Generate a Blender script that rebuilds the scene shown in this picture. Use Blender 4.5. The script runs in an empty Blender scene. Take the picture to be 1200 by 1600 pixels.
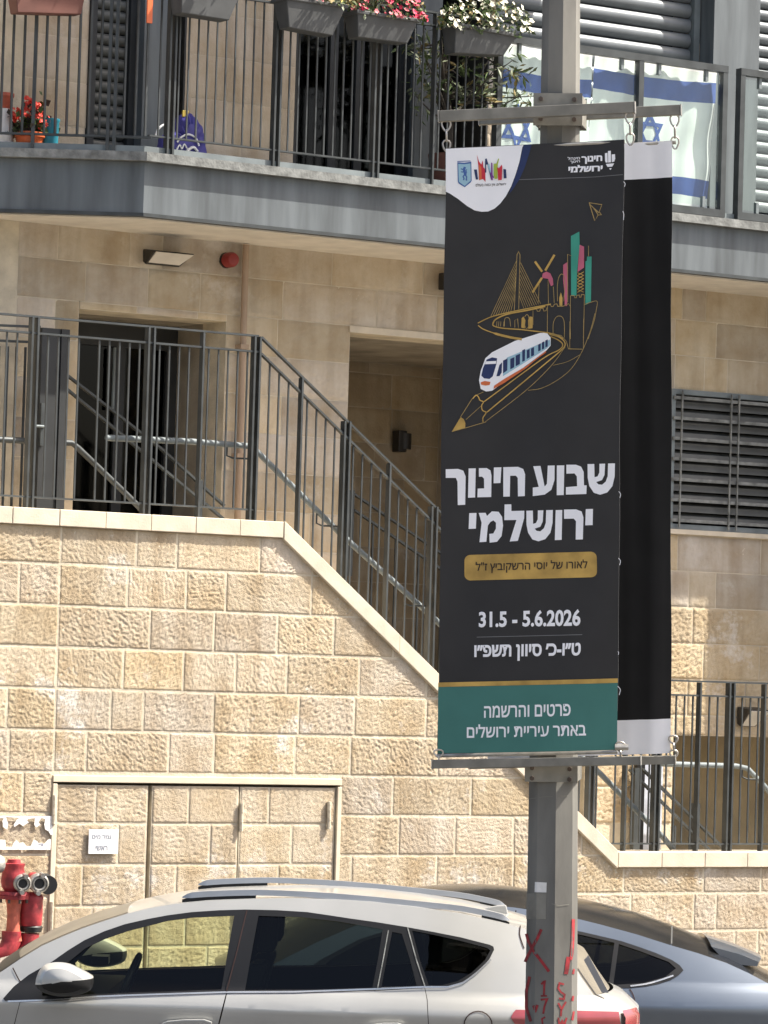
import bpy, bmesh, math, random
import numpy as np
from mathutils import Vector, Matrix
R = math.radians
random.seed(7)
SC = bpy.context.scene
COL = SC.collection

# ------------------------------------------------------------------ camera, sky, sun, exposure
FPX, YAW, PITCH, ROLL, CAMZ = 6000.0, R(33), R(2.55), R(1.7), 2.57     # focal length in photo pixels (1200 wide)
fwd = Vector((math.sin(YAW)*math.cos(PITCH), math.cos(YAW)*math.cos(PITCH), math.sin(PITCH)))
r0 = Vector((math.cos(YAW), -math.sin(YAW), 0)); u0 = r0.cross(fwd)
rgt = r0*math.cos(ROLL) + u0*math.sin(ROLL)
upv = u0*math.cos(ROLL) - r0*math.sin(ROLL)
CAMP = Vector((0, 0, CAMZ))
cam = bpy.data.cameras.new('camera'); camo = bpy.data.objects.new('camera', cam); COL.objects.link(camo)
cam.sensor_fit = 'HORIZONTAL'; cam.sensor_width = 36; cam.lens = 36*FPX/1200; cam.clip_end = 2000
M = Matrix((rgt, upv, -fwd)).transposed().to_4x4(); M.translation = CAMP
camo.matrix_world = M; SC.camera = camo
SC.view_settings.view_transform = 'Standard'; SC.view_settings.look = 'None'
SC.view_settings.gamma = 1; SC.view_settings.use_curve_mapping = False
SC.view_settings.exposure = 1.42
SUN_EL, SUN_ROT = R(55), R(180-60)
wd = bpy.data.worlds.new('World'); SC.world = wd; wd.use_nodes = True
nt = wd.node_tree; bg = nt.nodes['Background']; bg.inputs[1].default_value = 0.09
sky = nt.nodes.new('ShaderNodeTexSky'); sky.sky_type = 'NISHITA'; sky.sun_disc = False
sky.dust_density = 5; sky.ozone_density = .6; sky.air_density = .9; sky.sun_elevation = SUN_EL; sky.sun_rotation = SUN_ROT
nt.links.new(sky.outputs[0], bg.inputs[0])
sl = bpy.data.lights.new('sun', 'SUN'); so = bpy.data.objects.new('sun', sl); COL.objects.link(so)
sl.energy = 4.0; sl.angle = R(0.5); sl.color = (1, .95, .86)
tosun = Vector((math.sin(SUN_ROT)*math.cos(SUN_EL), math.cos(SUN_ROT)*math.cos(SUN_EL), math.sin(SUN_EL)))
so.rotation_euler = tosun.to_track_quat('Z', 'Y').to_euler(); so.location = (10, -20, 30)
SC.cycles.max_bounces = 6; SC.cycles.transparent_max_bounces = 12
try: SC.cycles.use_denoising = True
except Exception: pass

# ------------------------------------------------------------------ helpers: survey of the photograph
def ray(px, py): return fwd + rgt*((px-600)/FPX) + upv*((800-py)/FPX)
def PL(px, py, p0, n):                      # sight line meets the plane through p0 with normal n
    d = ray(px, py); return CAMP + d*((p0-CAMP).dot(n)/d.dot(n))
def W(px, py, Y): return PL(px, py, Vector((0, Y, 0)), Vector((0, 1, 0)))
def D(px, py, dist): return CAMP + ray(px, py)*dist
def H(px, py, z): return PL(px, py, Vector((0, 0, z)), Vector((0, 0, 1)))

# ------------------------------------------------------------------ helpers: materials
def mat(name, col, rough=.6, metal=0, var=.12, vscale=6, bump=0, bscale=60, spec=.5, stretch=None, coat=0):
    m = bpy.data.materials.new(name); m.use_nodes = True; n = m.node_tree.nodes; l = m.node_tree.links
    b = n['Principled BSDF']; b.inputs['Roughness'].default_value = rough; b.inputs['Metallic'].default_value = metal
    b.inputs['Specular IOR Level'].default_value = spec
    if coat: b.inputs['Coat Weight'].default_value = coat; b.inputs['Coat Roughness'].default_value = .05
    tc = n.new('ShaderNodeTexCoord'); src = tc.outputs['Object']
    if stretch:
        mp = n.new('ShaderNodeMapping'); mp.inputs['Scale'].default_value = stretch; l.new(src, mp.inputs[0]); src = mp.outputs[0]
    t = n.new('ShaderNodeTexNoise'); t.inputs['Scale'].default_value = vscale; t.inputs['Detail'].default_value = 5
    l.new(src, t.inputs[0])
    mx = n.new('ShaderNodeMix'); mx.data_type = 'RGBA'
    mx.inputs[6].default_value = (*[c*(1-var) for c in col], 1); mx.inputs[7].default_value = (*[min(1, c*(1+var)) for c in col], 1)
    rp = n.new('ShaderNodeValToRGB'); rp.color_ramp.elements[0].position = .32; rp.color_ramp.elements[1].position = .68
    l.new(t.outputs[0], rp.inputs[0]); l.new(rp.outputs[0], mx.inputs[0]); l.new(mx.outputs[2], b.inputs['Base Color'])
    if bump:
        t2 = n.new('ShaderNodeTexNoise'); t2.inputs['Scale'].default_value = bscale; t2.inputs['Detail'].default_value = 4
        l.new(src, t2.inputs[0]); bp = n.new('ShaderNodeBump'); bp.inputs['Strength'].default_value = bump
        bp.inputs['Distance'].default_value = .01; l.new(t2.outputs[0], bp.inputs['Height']); l.new(bp.outputs[0], b.inputs['Normal'])
    return m
def stone_mat(name, bump, bscale, stain):
    m = bpy.data.materials.new(name); m.use_nodes = True; n = m.node_tree.nodes; l = m.node_tree.links
    b = n['Principled BSDF']; b.inputs['Roughness'].default_value = .92; b.inputs['Specular IOR Level'].default_value = .15
    at = n.new('ShaderNodeAttribute'); at.attribute_name = 'tint'
    tc = n.new('ShaderNodeTexCoord')
    t = n.new('ShaderNodeTexNoise'); t.inputs['Scale'].default_value = 3.2; t.inputs['Detail'].default_value = 7; t.inputs['Roughness'].default_value = .62
    l.new(tc.outputs['Object'], t.inputs[0])
    r = n.new('ShaderNodeValToRGB'); e = r.color_ramp.elements
    e[0].position = .3; e[0].color = (.80, .71, .58, 1); e[1].position = .70; e[1].color = (1.08, 1.08, 1.07, 1)
    l.new(t.outputs[0], r.inputs[0])
    mu = n.new('ShaderNodeMix'); mu.data_type = 'RGBA'; mu.blend_type = 'MULTIPLY'; mu.inputs[0].default_value = 1
    l.new(at.outputs[0], mu.inputs[6]); l.new(r.outputs[0], mu.inputs[7])
    # dirt runs down the face
    mp = n.new('ShaderNodeMapping'); mp.inputs['Scale'].default_value = (5, 5, .55); l.new(tc.outputs['Object'], mp.inputs[0])
    t4 = n.new('ShaderNodeTexNoise'); t4.inputs['Scale'].default_value = 1.6; t4.inputs['Detail'].default_value = 6; l.new(mp.outputs[0], t4.inputs[0])
    r4 = n.new('ShaderNodeValToRGB'); r4.color_ramp.elements[0].position = .36; r4.color_ramp.elements[0].color = (.80, .77, .73, 1); r4.color_ramp.elements[1].position = .55; l.new(t4.outputs[0], r4.inputs[0])
    m4 = n.new('ShaderNodeMix'); m4.data_type = 'RGBA'; m4.blend_type = 'MULTIPLY'; m4.inputs[0].default_value = .8; l.new(mu.outputs[2], m4.inputs[6]); l.new(r4.outputs[0], m4.inputs[7]); mu = m4
    # chalky efflorescence
    t3 = n.new('ShaderNodeTexNoise'); t3.inputs['Scale'].default_value = 1.9; t3.inputs['Detail'].default_value = 8; t3.inputs['Roughness'].default_value = .7
    l.new(tc.outputs['Object'], t3.inputs[0])
    r3 = n.new('ShaderNodeValToRGB'); r3.color_ramp.elements[0].position = .57; r3.color_ramp.elements[1].position = .69
    r3.color_ramp.elements[1].color = (stain, stain, stain, 1)
    l.new(t3.outputs[0], r3.inputs[0])
    m2 = n.new('ShaderNodeMix'); m2.data_type = 'RGBA'; m2.inputs[7].default_value = (.74, .71, .66, 1)
    l.new(r3.outputs[0], m2.inputs[0]); l.new(mu.outputs[2], m2.inputs[6]); l.new(m2.outputs[2], b.inputs['Base Color'])
    t2 = n.new('ShaderNodeTexNoise'); t2.inputs['Scale'].default_value = bscale; t2.inputs['Detail'].default_value = 6
    l.new(tc.outputs['Object'], t2.inputs[0]); bp = n.new('ShaderNodeBump'); bp.inputs['Strength'].default_value = bump
    bp.inputs['Distance'].default_value = .006; l.new(t2.outputs[0], bp.inputs['Height']); l.new(bp.outputs[0], b.inputs['Normal'])
    return m
def glass_mat(name, tint, refl=.04, rough=.02):
    m = bpy.data.materials.new(name); m.use_nodes = True; n = m.node_tree.nodes; l = m.node_tree.links
    n.remove(n['Principled BSDF']); out = n['Material Output']
    tr = n.new('ShaderNodeBsdfTransparent'); tr.inputs[0].default_value = (*tint, 1)
    gl = n.new('ShaderNodeBsdfGlossy'); gl.inputs['Roughness'].default_value = rough
    fr = n.new('ShaderNodeLayerWeight'); fr.inputs[0].default_value = .35
    ma = n.new('ShaderNodeMath'); ma.operation = 'MULTIPLY_ADD'; ma.inputs[1].default_value = .3; ma.inputs[2].default_value = refl
    l.new(fr.outputs['Fresnel'], ma.inputs[0]); ma.use_clamp = True
    mx = n.new('ShaderNodeMixShader'); l.new(ma.outputs[0], mx.inputs[0]); l.new(tr.outputs[0], mx.inputs[1]); l.new(gl.outputs[0], mx.inputs[2])
    l.new(mx.outputs[0], out.inputs[0]); return m

MS = dict(
 rough=stone_mat('rough_stone', .8, 170, .8), smooth=stone_mat('smooth_stone', .5, 70, .35),
 mortar=mat('mortar', (.56, .49, .37), .95, var=.2, bump=.4),
 coping=mat('coping_stone', (.62, .54, .42), .85, var=.1, vscale=9, bump=.15, bscale=90),
 steel=mat('painted_steel', (.05, .056, .057), .5, .2, var=.25, vscale=9), steel2=mat('weathered_steel', (.17, .195, .20), .65, .1, var=.2),
 clad=mat('grey_cladding', (.105, .119, .126), .55, var=.34, vscale=2.2, stretch=(4, 4, .5), bump=.06),
 rim=mat('dusty_rim', (.19, .195, .185), .8, var=.4, vscale=14, bump=.3),
 soffit=mat('soffit_plaster', (.66, .61, .53), .9, var=.1, bump=.1),
 shutter=mat('shutter_paint', (.15, .165, .175), .42, .2, var=.1), shutterd=mat('shutter_dark', (.085, .088, .082), .5, .1, var=.15),
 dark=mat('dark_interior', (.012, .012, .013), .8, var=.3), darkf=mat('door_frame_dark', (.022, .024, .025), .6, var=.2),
 concrete=mat('concrete', (.31, .27, .21), .92, var=.25, vscale=4, bump=.3), brown=mat('brown_render', (.33, .265, .165), .92, var=.2, vscale=3, bump=.3),
 dustg=mat('dusty_ground', (.265, .245, .21), .9, var=.25, vscale=.8, bump=.4), asphalt=mat('asphalt', (.085, .08, .072), .9, var=.3, vscale=5, bump=.6, bscale=180), pave=mat('pavement', (.32, .29, .25), .9, var=.2, bump=.3),
 galv=mat('galvanised', (.158, .152, .135), .68, .1, var=.34, vscale=5, stretch=(1, 1, .35), bump=.06),
 galvd=mat('galvanised_bar', (.23, .22, .19), .55, .3, var=.2, vscale=11), bolt=mat('rusty_bolt', (.11, .085, .07), .7, .4, var=.3),
 chain=mat('zinc_chain', (.45, .42, .38), .4, .7, var=.3),
 cloth=mat('black_cloth', (.0215, .021, .022), .55, var=.12, spec=.4), clothk=mat('black_lining', (.006, .006, .0065), .6, var=.25, spec=.3),
 white=mat('white_print', (.90, .90, .92), .8, var=.03, spec=.3), teal=mat('teal_print', (.062, .19, .165), .8, var=.05, spec=.3),
 gold=mat('gold_print', (.50, .32, .085), .6, .15, var=.3, vscale=9, spec=.4), goldd=mat('gold_line', (.36, .25, .09), .7, var=.25, vscale=30),
 pink=mat('pink_print', (.55, .13, .2), .8), green=mat('green_print', (.05, .32, .23), .8), navy=mat('navy_print', (.02, .035, .11), .8),
 blue=mat('blue_print', (.06, .13, .36), .8), orange=mat('orange_print', (.62, .15, .05), .8), lime=mat('lime_print', (.35, .45, .06), .8),
 purple=mat('purple_print', (.2, .05, .28), .8), sky=mat('pale_blue_print', (.32, .52, .62), .8), red=mat('red_print', (.55, .03, .05), .8),
 ink=mat('dark_ink', (.03, .02, .015), .8), greyp=mat('grey_print', (.16, .16, .165), .8), inkg=mat('faded_ink', (.28, .29, .34), .8),
 frame=mat('cream_frame', (.66, .57, .43), .7, var=.1), shadowgap=mat('dark_gap', (.03, .012, .01), .9),
 redp=mat('hydrant_red', (.33, .03, .035), .55, var=.45, vscale=18, bump=.1), redo=mat('hydrant_faded', (.5, .12, .07), .65, var=.3, vscale=18),
 alu=mat('cast_aluminium', (.42, .40, .36), .45, .6, var=.25, vscale=25), rubber=mat('rubber', (.02, .02, .02), .7),
 paper=mat('paper', (.78, .76, .72), .8, var=.06, vscale=14, bump=.3), signw=mat('sign_white', (.8, .8, .78), .5, var=.04),
 flagw=mat('flag_white', (.80, .82, .81), .8, var=.05), flagb=mat('flag_blue', (.04, .09, .34), .8, var=.15),
 pot=mat('planter_grey', (.075, .078, .078), .65, var=.15, vscale=9), terra=mat('terracotta', (.15, .06, .045), .7, var=.15), potred=mat('orange_pot', (.75, .16, .05), .4, var=.1),
 leaf=mat('leaf', (.07, .11, .03), .6, var=.45, vscale=40), leafo=mat('olive_leaf', (.12, .14, .075), .55, var=.5, vscale=40), leafy=mat('dry_leaf', (.26, .2, .07), .7, var=.4, vscale=40),
 wood=mat('stem_wood', (.06, .05, .04), .9), fred=mat('crimson_petal', (.62, .02, .08), .6, var=.25, vscale=40), fgeran=mat('scarlet_petal', (.75, .06, .035), .6, var=.25, vscale=40),
 fwhite=mat('white_petal', (.8, .76, .6), .6, var=.1), fpink=mat('salmon_petal', (.6, .14, .16), .6), fyel=mat('yellow_petal', (.62, .45, .08), .6),
 bagb=mat('bag_blue', (.055, .05, .26), .6, var=.25, bump=.2, bscale=25), tealb=mat('teal_bucket', (.03, .27, .36), .5), lampk=mat('lamp_black', (.02, .018, .016), .5), lampw=mat('lamp_diffuser', (.6, .56, .5), .5),
 siren=mat('siren_red', (.22, .02, .018), .5),
 graf=mat('red_spray', (.27, .02, .025), .7, var=.45, vscale=30),
 carw=mat('pearl_white_paint', (.43, .425, .40), .32, .2, var=.06, vscale=3, coat=.6), carb=mat('blue_grey_paint', (.125, .15, .185), .33, .5, var=.03, coat=.7),
 trim=mat('black_trim', (.012, .012, .0125), .4, var=.1, spec=.3), silver=mat('silver_rail', (.42, .43, .44), .38, .6, var=.05), grail=mat('grey_rail', (.30, .30, .31), .5, .3),
 roofg=mat('black_roof_glass', (.018, .018, .018), .16, var=.1), tail=mat('tail_lamp_red', (.30, .05, .055), .15, var=.15, coat=1), seat=mat('seat_fabric', (.02, .02, .022), .9),
 tyre=mat('tyre', (.015, .015, .015), .85), chrome=mat('bright_strip', (.6, .6, .58), .25, .8), dust_refl=mat('dust_reflection_screen', (.17, .15, .115), .35, var=.15),  # car screens: dusty brown with reflections painted into the tone
 drain=mat('drainpipe_paint', (.36, .26, .18), .7), poly=mat('pale_plastic_sheet', (.5, .53, .6), .35, var=.35, vscale=5),
 gl_clear=glass_mat('window_glass_green', (.80, .85, .70), .012), gl_dark=glass_mat('tinted_glass', (.30, .34, .30), .012), gl_black=glass_mat('privacy_glass', (.10, .11, .105), .012), gl_bal=glass_mat('balustrade_glass', (.95, .985, .965), .012), gl_door=glass_mat('door_glass', (.25, .27, .26), .006, .06),
)
M_ = MS

# ------------------------------------------------------------------ helpers: meshes
class MB:
    def __init__(s): s.v = []; s.f = []; s.m = []
    def add(s, vs, fs, mi=0):
        k = len(s.v); s.v += [tuple(v) for v in vs]; s.f += [tuple(i+k for i in f) for f in fs]; s.m += [mi]*len(fs); return s
    def hexa(s, c, mi=0):                     # 8 corners: bottom ring 0-3, top ring 4-7
        return s.add(c, [(3, 2, 1, 0), (4, 5, 6, 7), (0, 1, 5, 4), (1, 2, 6, 5), (2, 3, 7, 6), (3, 0, 4, 7)], mi)
    def box(s, a, b, mi=0):
        x0, x1 = sorted((a[0], b[0])); y0, y1 = sorted((a[1], b[1])); z0, z1 = sorted((a[2], b[2]))
        return s.hexa([(x0, y0, z0), (x1, y0, z0), (x1, y1, z0), (x0, y1, z0), (x0, y0, z1), (x1, y0, z1), (x1, y1, z1), (x0, y1, z1)], mi)
    def bar(s, a, b, w, h, mi=0, side=None):  # rectangular bar from a to b
        a = Vector(a); b = Vector(b); d = (b-a).normalized()
        u = Vector(side) if side else (Vector((0, 1, 0)) if abs(d.y) < .9 else Vector((1, 0, 0)))
        u = (u - d*u.dot(d)).normalized(); v = d.cross(u)
        c = [p + u*(i*w/2) + v*(j*h/2) for p in (a, b) for i, j in ((-1, -1), (1, -1), (1, 1), (-1, 1))]
        return s.hexa(c, mi)
    def tube(s, pts, r, mi=0, n=10, caps=True):
        pts = [Vector(p) for p in pts]; rs = r if isinstance(r, (list, tuple)) else [r]*len(pts); vs = []; fs = []
        up = Vector((0, 0, 1)); d0 = (pts[1]-pts[0]).normalized()
        if abs(d0.z) > .9: up = Vector((0, 1, 0))
        u = (up-d0*up.dot(d0)).normalized()
        for i, p in enumerate(pts):
            d = (pts[min(i+1, len(pts)-1)]-pts[max(i-1, 0)]).normalized()
            u = (u-d*u.dot(d)).normalized(); v = d.cross(u)
            for k in range(n):
                a = 2*math.pi*k/n; vs.append(p+(u*math.cos(a)+v*math.sin(a))*rs[i])
        for i in range(len(pts)-1):
            for k in range(n):
                fs.append((i*n+k, i*n+(k+1) % n, (i+1)*n+(k+1) % n, (i+1)*n+k))
        if caps: fs += [tuple(range(n))[::-1], tuple(range((len(pts)-1)*n, len(pts)*n))]
        return s.add(vs, fs, mi)
    def lathe(s, o, axis, prof, n=20, mi=0):  # prof: (distance along axis, radius)
        o = Vector(o); d = Vector(axis).normalized(); u = d.orthogonal().normalized(); v = d.cross(u); k = len(prof)
        vs = [o+d*t+(u*math.cos(2*math.pi*j/n)+v*math.sin(2*math.pi*j/n))*max(r, .0005) for t, r in prof for j in range(n)]
        return s.add(vs, [(i*n+j, i*n+(j+1) % n, (i+1)*n+(j+1) % n, (i+1)*n+j) for i in range(k-1) for j in range(n)]+[tuple(range(n))[::-1], tuple(range((k-1)*n, k*n))], mi)
    def prism(s, poly, n, mi=0):              # polygon (3-D points) extruded by vector n
        k = len(poly); n = Vector(n); vs = [Vector(p) for p in poly]+[Vector(p)+n for p in poly]
        return s.add(vs, [tuple(range(k))[::-1], tuple(range(k, 2*k))]+[(i, (i+1) % k, k+(i+1) % k, k+i) for i in range(k)], mi)
    def build(s, name, mats, parent=None, smooth=False, bevel=0, local=False):
        me = bpy.data.meshes.new(name)
        off = Vector((0, 0, 0))
        if parent is not None and not local: off = parent_off(parent)
        me.from_pydata([tuple(Vector(v)-off) for v in s.v], [], s.f)
        for m in (mats if isinstance(mats, (list, tuple)) else [mats]): me.materials.append(M_[m] if isinstance(m, str) else m)
        me.polygons.foreach_set('material_index', s.m)
        bm = bmesh.new(); bm.from_mesh(me); bmesh.ops.recalc_face_normals(bm, faces=bm.faces); bm.to_mesh(me); bm.free()
        if smooth:
            me.polygons.foreach_set('use_smooth', [True]*len(me.polygons)); me.set_sharp_from_angle(angle=R(40))
        o = bpy.data.objects.new(name, me); COL.objects.link(o)
        if bevel:
            b = o.modifiers.new('bevel', 'BEVEL'); b.width = bevel; b.segments = 2; b.limit_method = 'ANGLE'; b.angle_limit = R(40)
        if parent is not None: o.parent = parent
        return o
def parent_off(o):
    p = Vector((0, 0, 0))
    while o is not None: p = p+o.location; o = o.parent
    return p
def tag(o, label=None, cat=None, group=None, kind=None):
    if label: o['label'] = label
    if cat: o['category'] = cat
    if group: o['group'] = group
    if kind: o['kind'] = kind
    return o
def thing(name, loc, label, cat, group=None):
    o = bpy.data.objects.new(name, None); COL.objects.link(o); o.location = loc; o.empty_display_size = .1
    return tag(o, label, cat, group)
def rectsub(rects, h):
    out = []
    for (a, b, c, d) in rects:
        if h[0] >= b-1e-4 or h[1] <= a+1e-4 or h[2] >= d-1e-4 or h[3] <= c+1e-4: out.append((a, b, c, d)); continue
        if h[0] > a: out.append((a, h[0], c, d))
        if h[1] < b: out.append((h[1], b, c, d))
        m0, m1 = max(a, h[0]), min(b, h[1])
        if h[2] > c: out.append((m0, m1, c, h[2]))
        if h[3] < d: out.append((m0, m1, h[3], d))
    return [r for r in out if r[1]-r[0] > .012 and r[3]-r[2] > .012]

# ------------------------------------------------------------------ hewn stone courses
_rs = np.random.RandomState(3); _perm = _rs.permutation(4096); _gr = _rs.rand(4096)*2*math.pi
def pn(x, y, seed=0):
    xi = np.floor(x).astype(int); yi = np.floor(y).astype(int); xf = x-xi; yf = y-yi
    def g(i, j):
        a = _gr[_perm[(_perm[(i+seed*57) & 4095]+j) & 4095]]; return a
    def dt(i, j, dx, dy): a = g(xi+i, yi+j); return np.cos(a)*dx+np.sin(a)*dy
    u = xf*xf*xf*(xf*(xf*6-15)+10); v = yf*yf*yf*(yf*(yf*6-15)+10)
    n0 = dt(0, 0, xf, yf)*(1-u)+dt(1, 0, xf-1, yf)*u; n1 = dt(0, 1, xf, yf-1)*(1-u)+dt(1, 1, xf-1, yf-1)*u
    return n0*(1-v)+n1*v
def stones(name, blocks, Y, amp, res, base, spread, material, parent, gap=.004, proud=.012, cap=None, tmap=None):
    """blocks: x0,x1,z0,z1 on the wall plane y=Y (front faces -y); one mesh of displaced stone faces"""
    VS = []; FS = []; TS = []; k = 0
    for bi, (x0, x1, z0, z1) in enumerate(blocks):
        x0 += gap; x1 -= gap; z0 += gap; z1 -= gap
        if x1-x0 < .02 or z1-z0 < .02: continue
        nx = max(3, int((x1-x0)/res)); nz = max(3, int((z1-z0)/res))
        X, Z = np.meshgrid(np.linspace(x0, x1, nx+1), np.linspace(z0, z1, nz+1))
        if cap is not None:
            zt = np.minimum(z1, cap(X)); T = (Z-z0)/(z1-z0); Z = z0+T*np.maximum(zt-z0, 0); keep = (zt-z0) > .004
        else: keep = None; zt = z1
        e = np.minimum(np.minimum(X-x0, x1-X), np.minimum(Z-z0, zt-Z))
        r = random.random(); ang = (random.uniform(.5, 1.0) if r < .5 else random.uniform(-1.1, -.5) if r < .65 else random.uniform(-.15, .15) if r < .85 else random.uniform(0, 3))
        ca, sa = math.cos(ang), math.sin(ang); U = X*ca+Z*sa; V = -X*sa+Z*ca; sd = random.randint(0, 60)
        wv = pn(X*14, Z*14, sd)*.35
        n1 = pn(U*34+wv*2, V*62+wv*2, sd); n2 = pn(U*62+9, V*100+wv, sd+5)
        h = .9*np.clip(n1*2.6, -1, .35)+.75*np.clip(n2*2.2, -.9, .3)+.5*pn(X*45, Z*45, sd+1)+.6*pn(X*78, Z*78, sd+2)+.6*pn(X*6, Z*6, sd+3)
        a = amp*random.uniform(.75, 1.25)
        sm = np.clip(e/.016, 0, 1); sm = sm*sm*(3-2*sm); edge = np.clip(e/.007, 0, 1)
        y = Y-(-.0035*(1-edge)+proud*edge*.2+sm*(proud*.15+a*h)+random.uniform(-.0008, .0014))
        n = X.size; VS.append(np.stack([X, y, Z], -1).reshape(-1, 3))
        idx = np.arange(n).reshape(nz+1, nx+1)+k
        q = np.stack([idx[:-1, :-1], idx[:-1, 1:], idx[1:, 1:], idx[1:, :-1]], -1)
        if keep is not None: q = q[keep[:-1, :-1] & keep[:-1, 1:]]
        FS.append(q.reshape(-1, 4)); k += n
        t = random.random(); b = random.uniform(1-spread, 1+spread*.7); w = random.uniform(-spread, spread)*.5
        c = np.array(base)*b*np.array((1+w*.35, 1, 1-w*1.1)); TS.append(np.tile(np.clip(c, 0, .95), (n, 1)))
    V = np.concatenate(VS); F = np.concatenate(FS); T = np.concatenate(TS)
    off = np.array(parent_off(parent)) if parent is not None else np.zeros(3)
    me = bpy.data.meshes.new(name); me.vertices.add(len(V)); me.vertices.foreach_set('co', (V-off).astype(np.float32).ravel())
    me.loops.add(F.size); me.loops.foreach_set('vertex_index', F.astype(np.int32).ravel())
    me.polygons.add(len(F)); me.polygons.foreach_set('loop_start', np.arange(0, F.size, 4, dtype=np.int32)); me.polygons.foreach_set('loop_total', np.full(len(F), 4, np.int32))
    me.update(calc_edges=True); me.validate()
    at = me.attributes.new('tint', 'FLOAT_COLOR', 'POINT'); at.data.foreach_set('color', np.concatenate([T, np.ones((len(T), 1))], 1).astype(np.float32).ravel())
    me.polygons.foreach_set('use_smooth', np.ones(len(F), bool)); me.materials.append(M_[material])
    o = bpy.data.objects.new(name, me); COL.objects.link(o)
    if parent is not None: o.parent = parent
    return o
def courses(x0, x1, zs, lmin, lmax, breaks=()):
    out = []
    for a, b in zip(zs[:-1], zs[1:]):
        x = x0-random.uniform(0, lmax); stops = sorted([q for q in breaks])+[1e9]
        while x < x1:
            L = random.uniform(lmin, lmax)
            if random.random() < .18: L *= .5
            e = x+L; nb = min([q for q in stops if q > x+1e-4])
            if e > nb-.13: e = nb if nb-x < lmax*1.25 else x+(nb-x)/2
            if e > x0: out.append((max(x, x0), min(e, x1), a, b))
            x = e
    return [o for o in out if o[1]-o[0] > .02]
# ------------------------------------------------------------------ the setting
YW, YF, YB = 20.0, 21.15, 20.40             # retaining wall front, house front, balcony edge
g = MB(); g.box((-120, -120, -.5), (140, 17.2, 0)); tag(g.build('ground', 'dustg'), kind='structure')
g = MB(); g.box((-60, 8, .002), (60, 19.0, .006)); tag(g.build('road', 'asphalt'), kind='structure')
# strip of pavement with kerb in front of the wall
g = MB()
for i in range(40):
    x = -4+i*1.0; g.box((x+.004, 19.3, -.3), (x+.996, 19.45, .13))
tag(g.build('kerb', 'coping', bevel=.01), kind='structure')
g = MB(); g.box((-4, 19.452, -.3), (40, YW+.3, .12)); tag(g.build('pavement', 'pave'), kind='structure')

def wz(px, py, Y): return W(px, py, Y).z
def wx(px, py, Y): return W(px, py, Y).x
def wrect(px0, py0, px1, py1, Y):           # rectangle on a wall plane from two corners in the photograph
    a = W(px0, py0, Y); b = W(px1, py1, Y); return (a.x, b.x, b.z, a.z)

# ------------------------------------------------------------------ retaining wall
A0 = W(-160, 793, YW); K1 = W(440, 828, YW); K2 = W(962, 1346, YW)      # coping centre line: level, down the stairs, level
zl1 = W(200, 815, YW).z; zl2 = W(1080, 1343, YW).z
xk1, xk2 = K1.x, K2.x; XL, XR = wx(-140, 1000, YW), wx(1360, 1200, YW)
def zcop(X):                                # underside of the coping
    X = np.asarray(X, float); t = np.clip((X-xk1)/(xk2-xk1), 0, 1); return zl1-.05+(zl2-zl1)*t
rw = thing('retaining_wall', W(600, 1300, YW)*Vector((1, 1, 0)) if False else Vector((W(600, 1300, YW).x, YW, 0)),
           'tall retaining wall of hewn yellow limestone blocks with pale coping stepping down beside the stairs', 'wall')
zc0 = wz(80, 880, YW); pitch = wz(80, 880, YW)-wz(80, 945, YW)
zs = [zc0+pitch*k for k in range(-14, 2)]; zs = [z for z in zs if z > -.2]
CAB = wrect(83, 1212, 518, 1700, YW); CAB = (CAB[0], CAB[1], 0, W(300, 1215, YW).z)
xj = wx(78, 1050, YW)
bl = courses(XL, XR, zs, .36, .66, breaks=(CAB[0],))
bl = rectsub(bl, CAB)
bl = [b for b in bl if zcop(b[0]) > b[2]+.01]
bl = [(a, b, c, d) for (a, b, c, d) in bl]
stones('stone_facing', bl, YW, .0029, .0062, (.54, .466, .365), .13, 'rough', rw, cap=zcop, proud=.0085, gap=.0028)
core = MB()                                  # wall body with mortar joints
def wedge(mb, x0, x1, y0, y1, f, zb=-.3):
    mb.hexa([(x0, y0, zb), (x1, y0, zb), (x1, y1, zb), (x0, y1, zb), (x0, y0, f(x0)), (x1, y0, f(x1)), (x1, y1, f(x1)), (x0, y1, f(x0))])
fz = lambda x: float(zcop(x))-.004
wedge(core, XL, CAB[0], YW+.0006, YW+.28, fz); wedge(core, CAB[1], xk1, YW+.0006, YW+.28, fz) if xk1 > CAB[1] else None
core2 = MB()
for a, b in ((CAB[0], min(CAB[1], xk1)),):
    core.hexa([(a, YW+.0006, CAB[3]), (b, YW+.0006, CAB[3]), (b, YW+.28, CAB[3]), (a, YW+.28, CAB[3]), (a, YW+.0006, fz(a)), (b, YW+.0006, fz(b)), (b, YW+.28, fz(b)), (a, YW+.28, fz(a))])
    core.box((a, YW+.14, -.3), (b, YW+.28, CAB[3]-.002))
if xk1 < CAB[1]:
    a, b = xk1, CAB[1]
    core.hexa([(a, YW+.0006, CAB[3]), (b, YW+.0006, CAB[3]), (b, YW+.28, CAB[3]), (a, YW+.28, CAB[3]), (a, YW+.0006, fz(a)), (b, YW+.0006, fz(b)), (b, YW+.28, fz(b)), (a, YW+.28, fz(a))])
    core.box((a, YW+.14, -.3), (b, YW+.28, CAB[3]-.002))
    wedge(core, CAB[1], xk2, YW+.0006, YW+.28, fz)
else: wedge(core, xk1, xk2, YW+.0006, YW+.28, fz)
wedge(core, xk2, XR, YW+.0006, YW+.28, fz)
core.build('wall_core', 'mortar', rw)
cp = MB()                                    # coping slabs: each a slab with a fine joint
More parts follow.
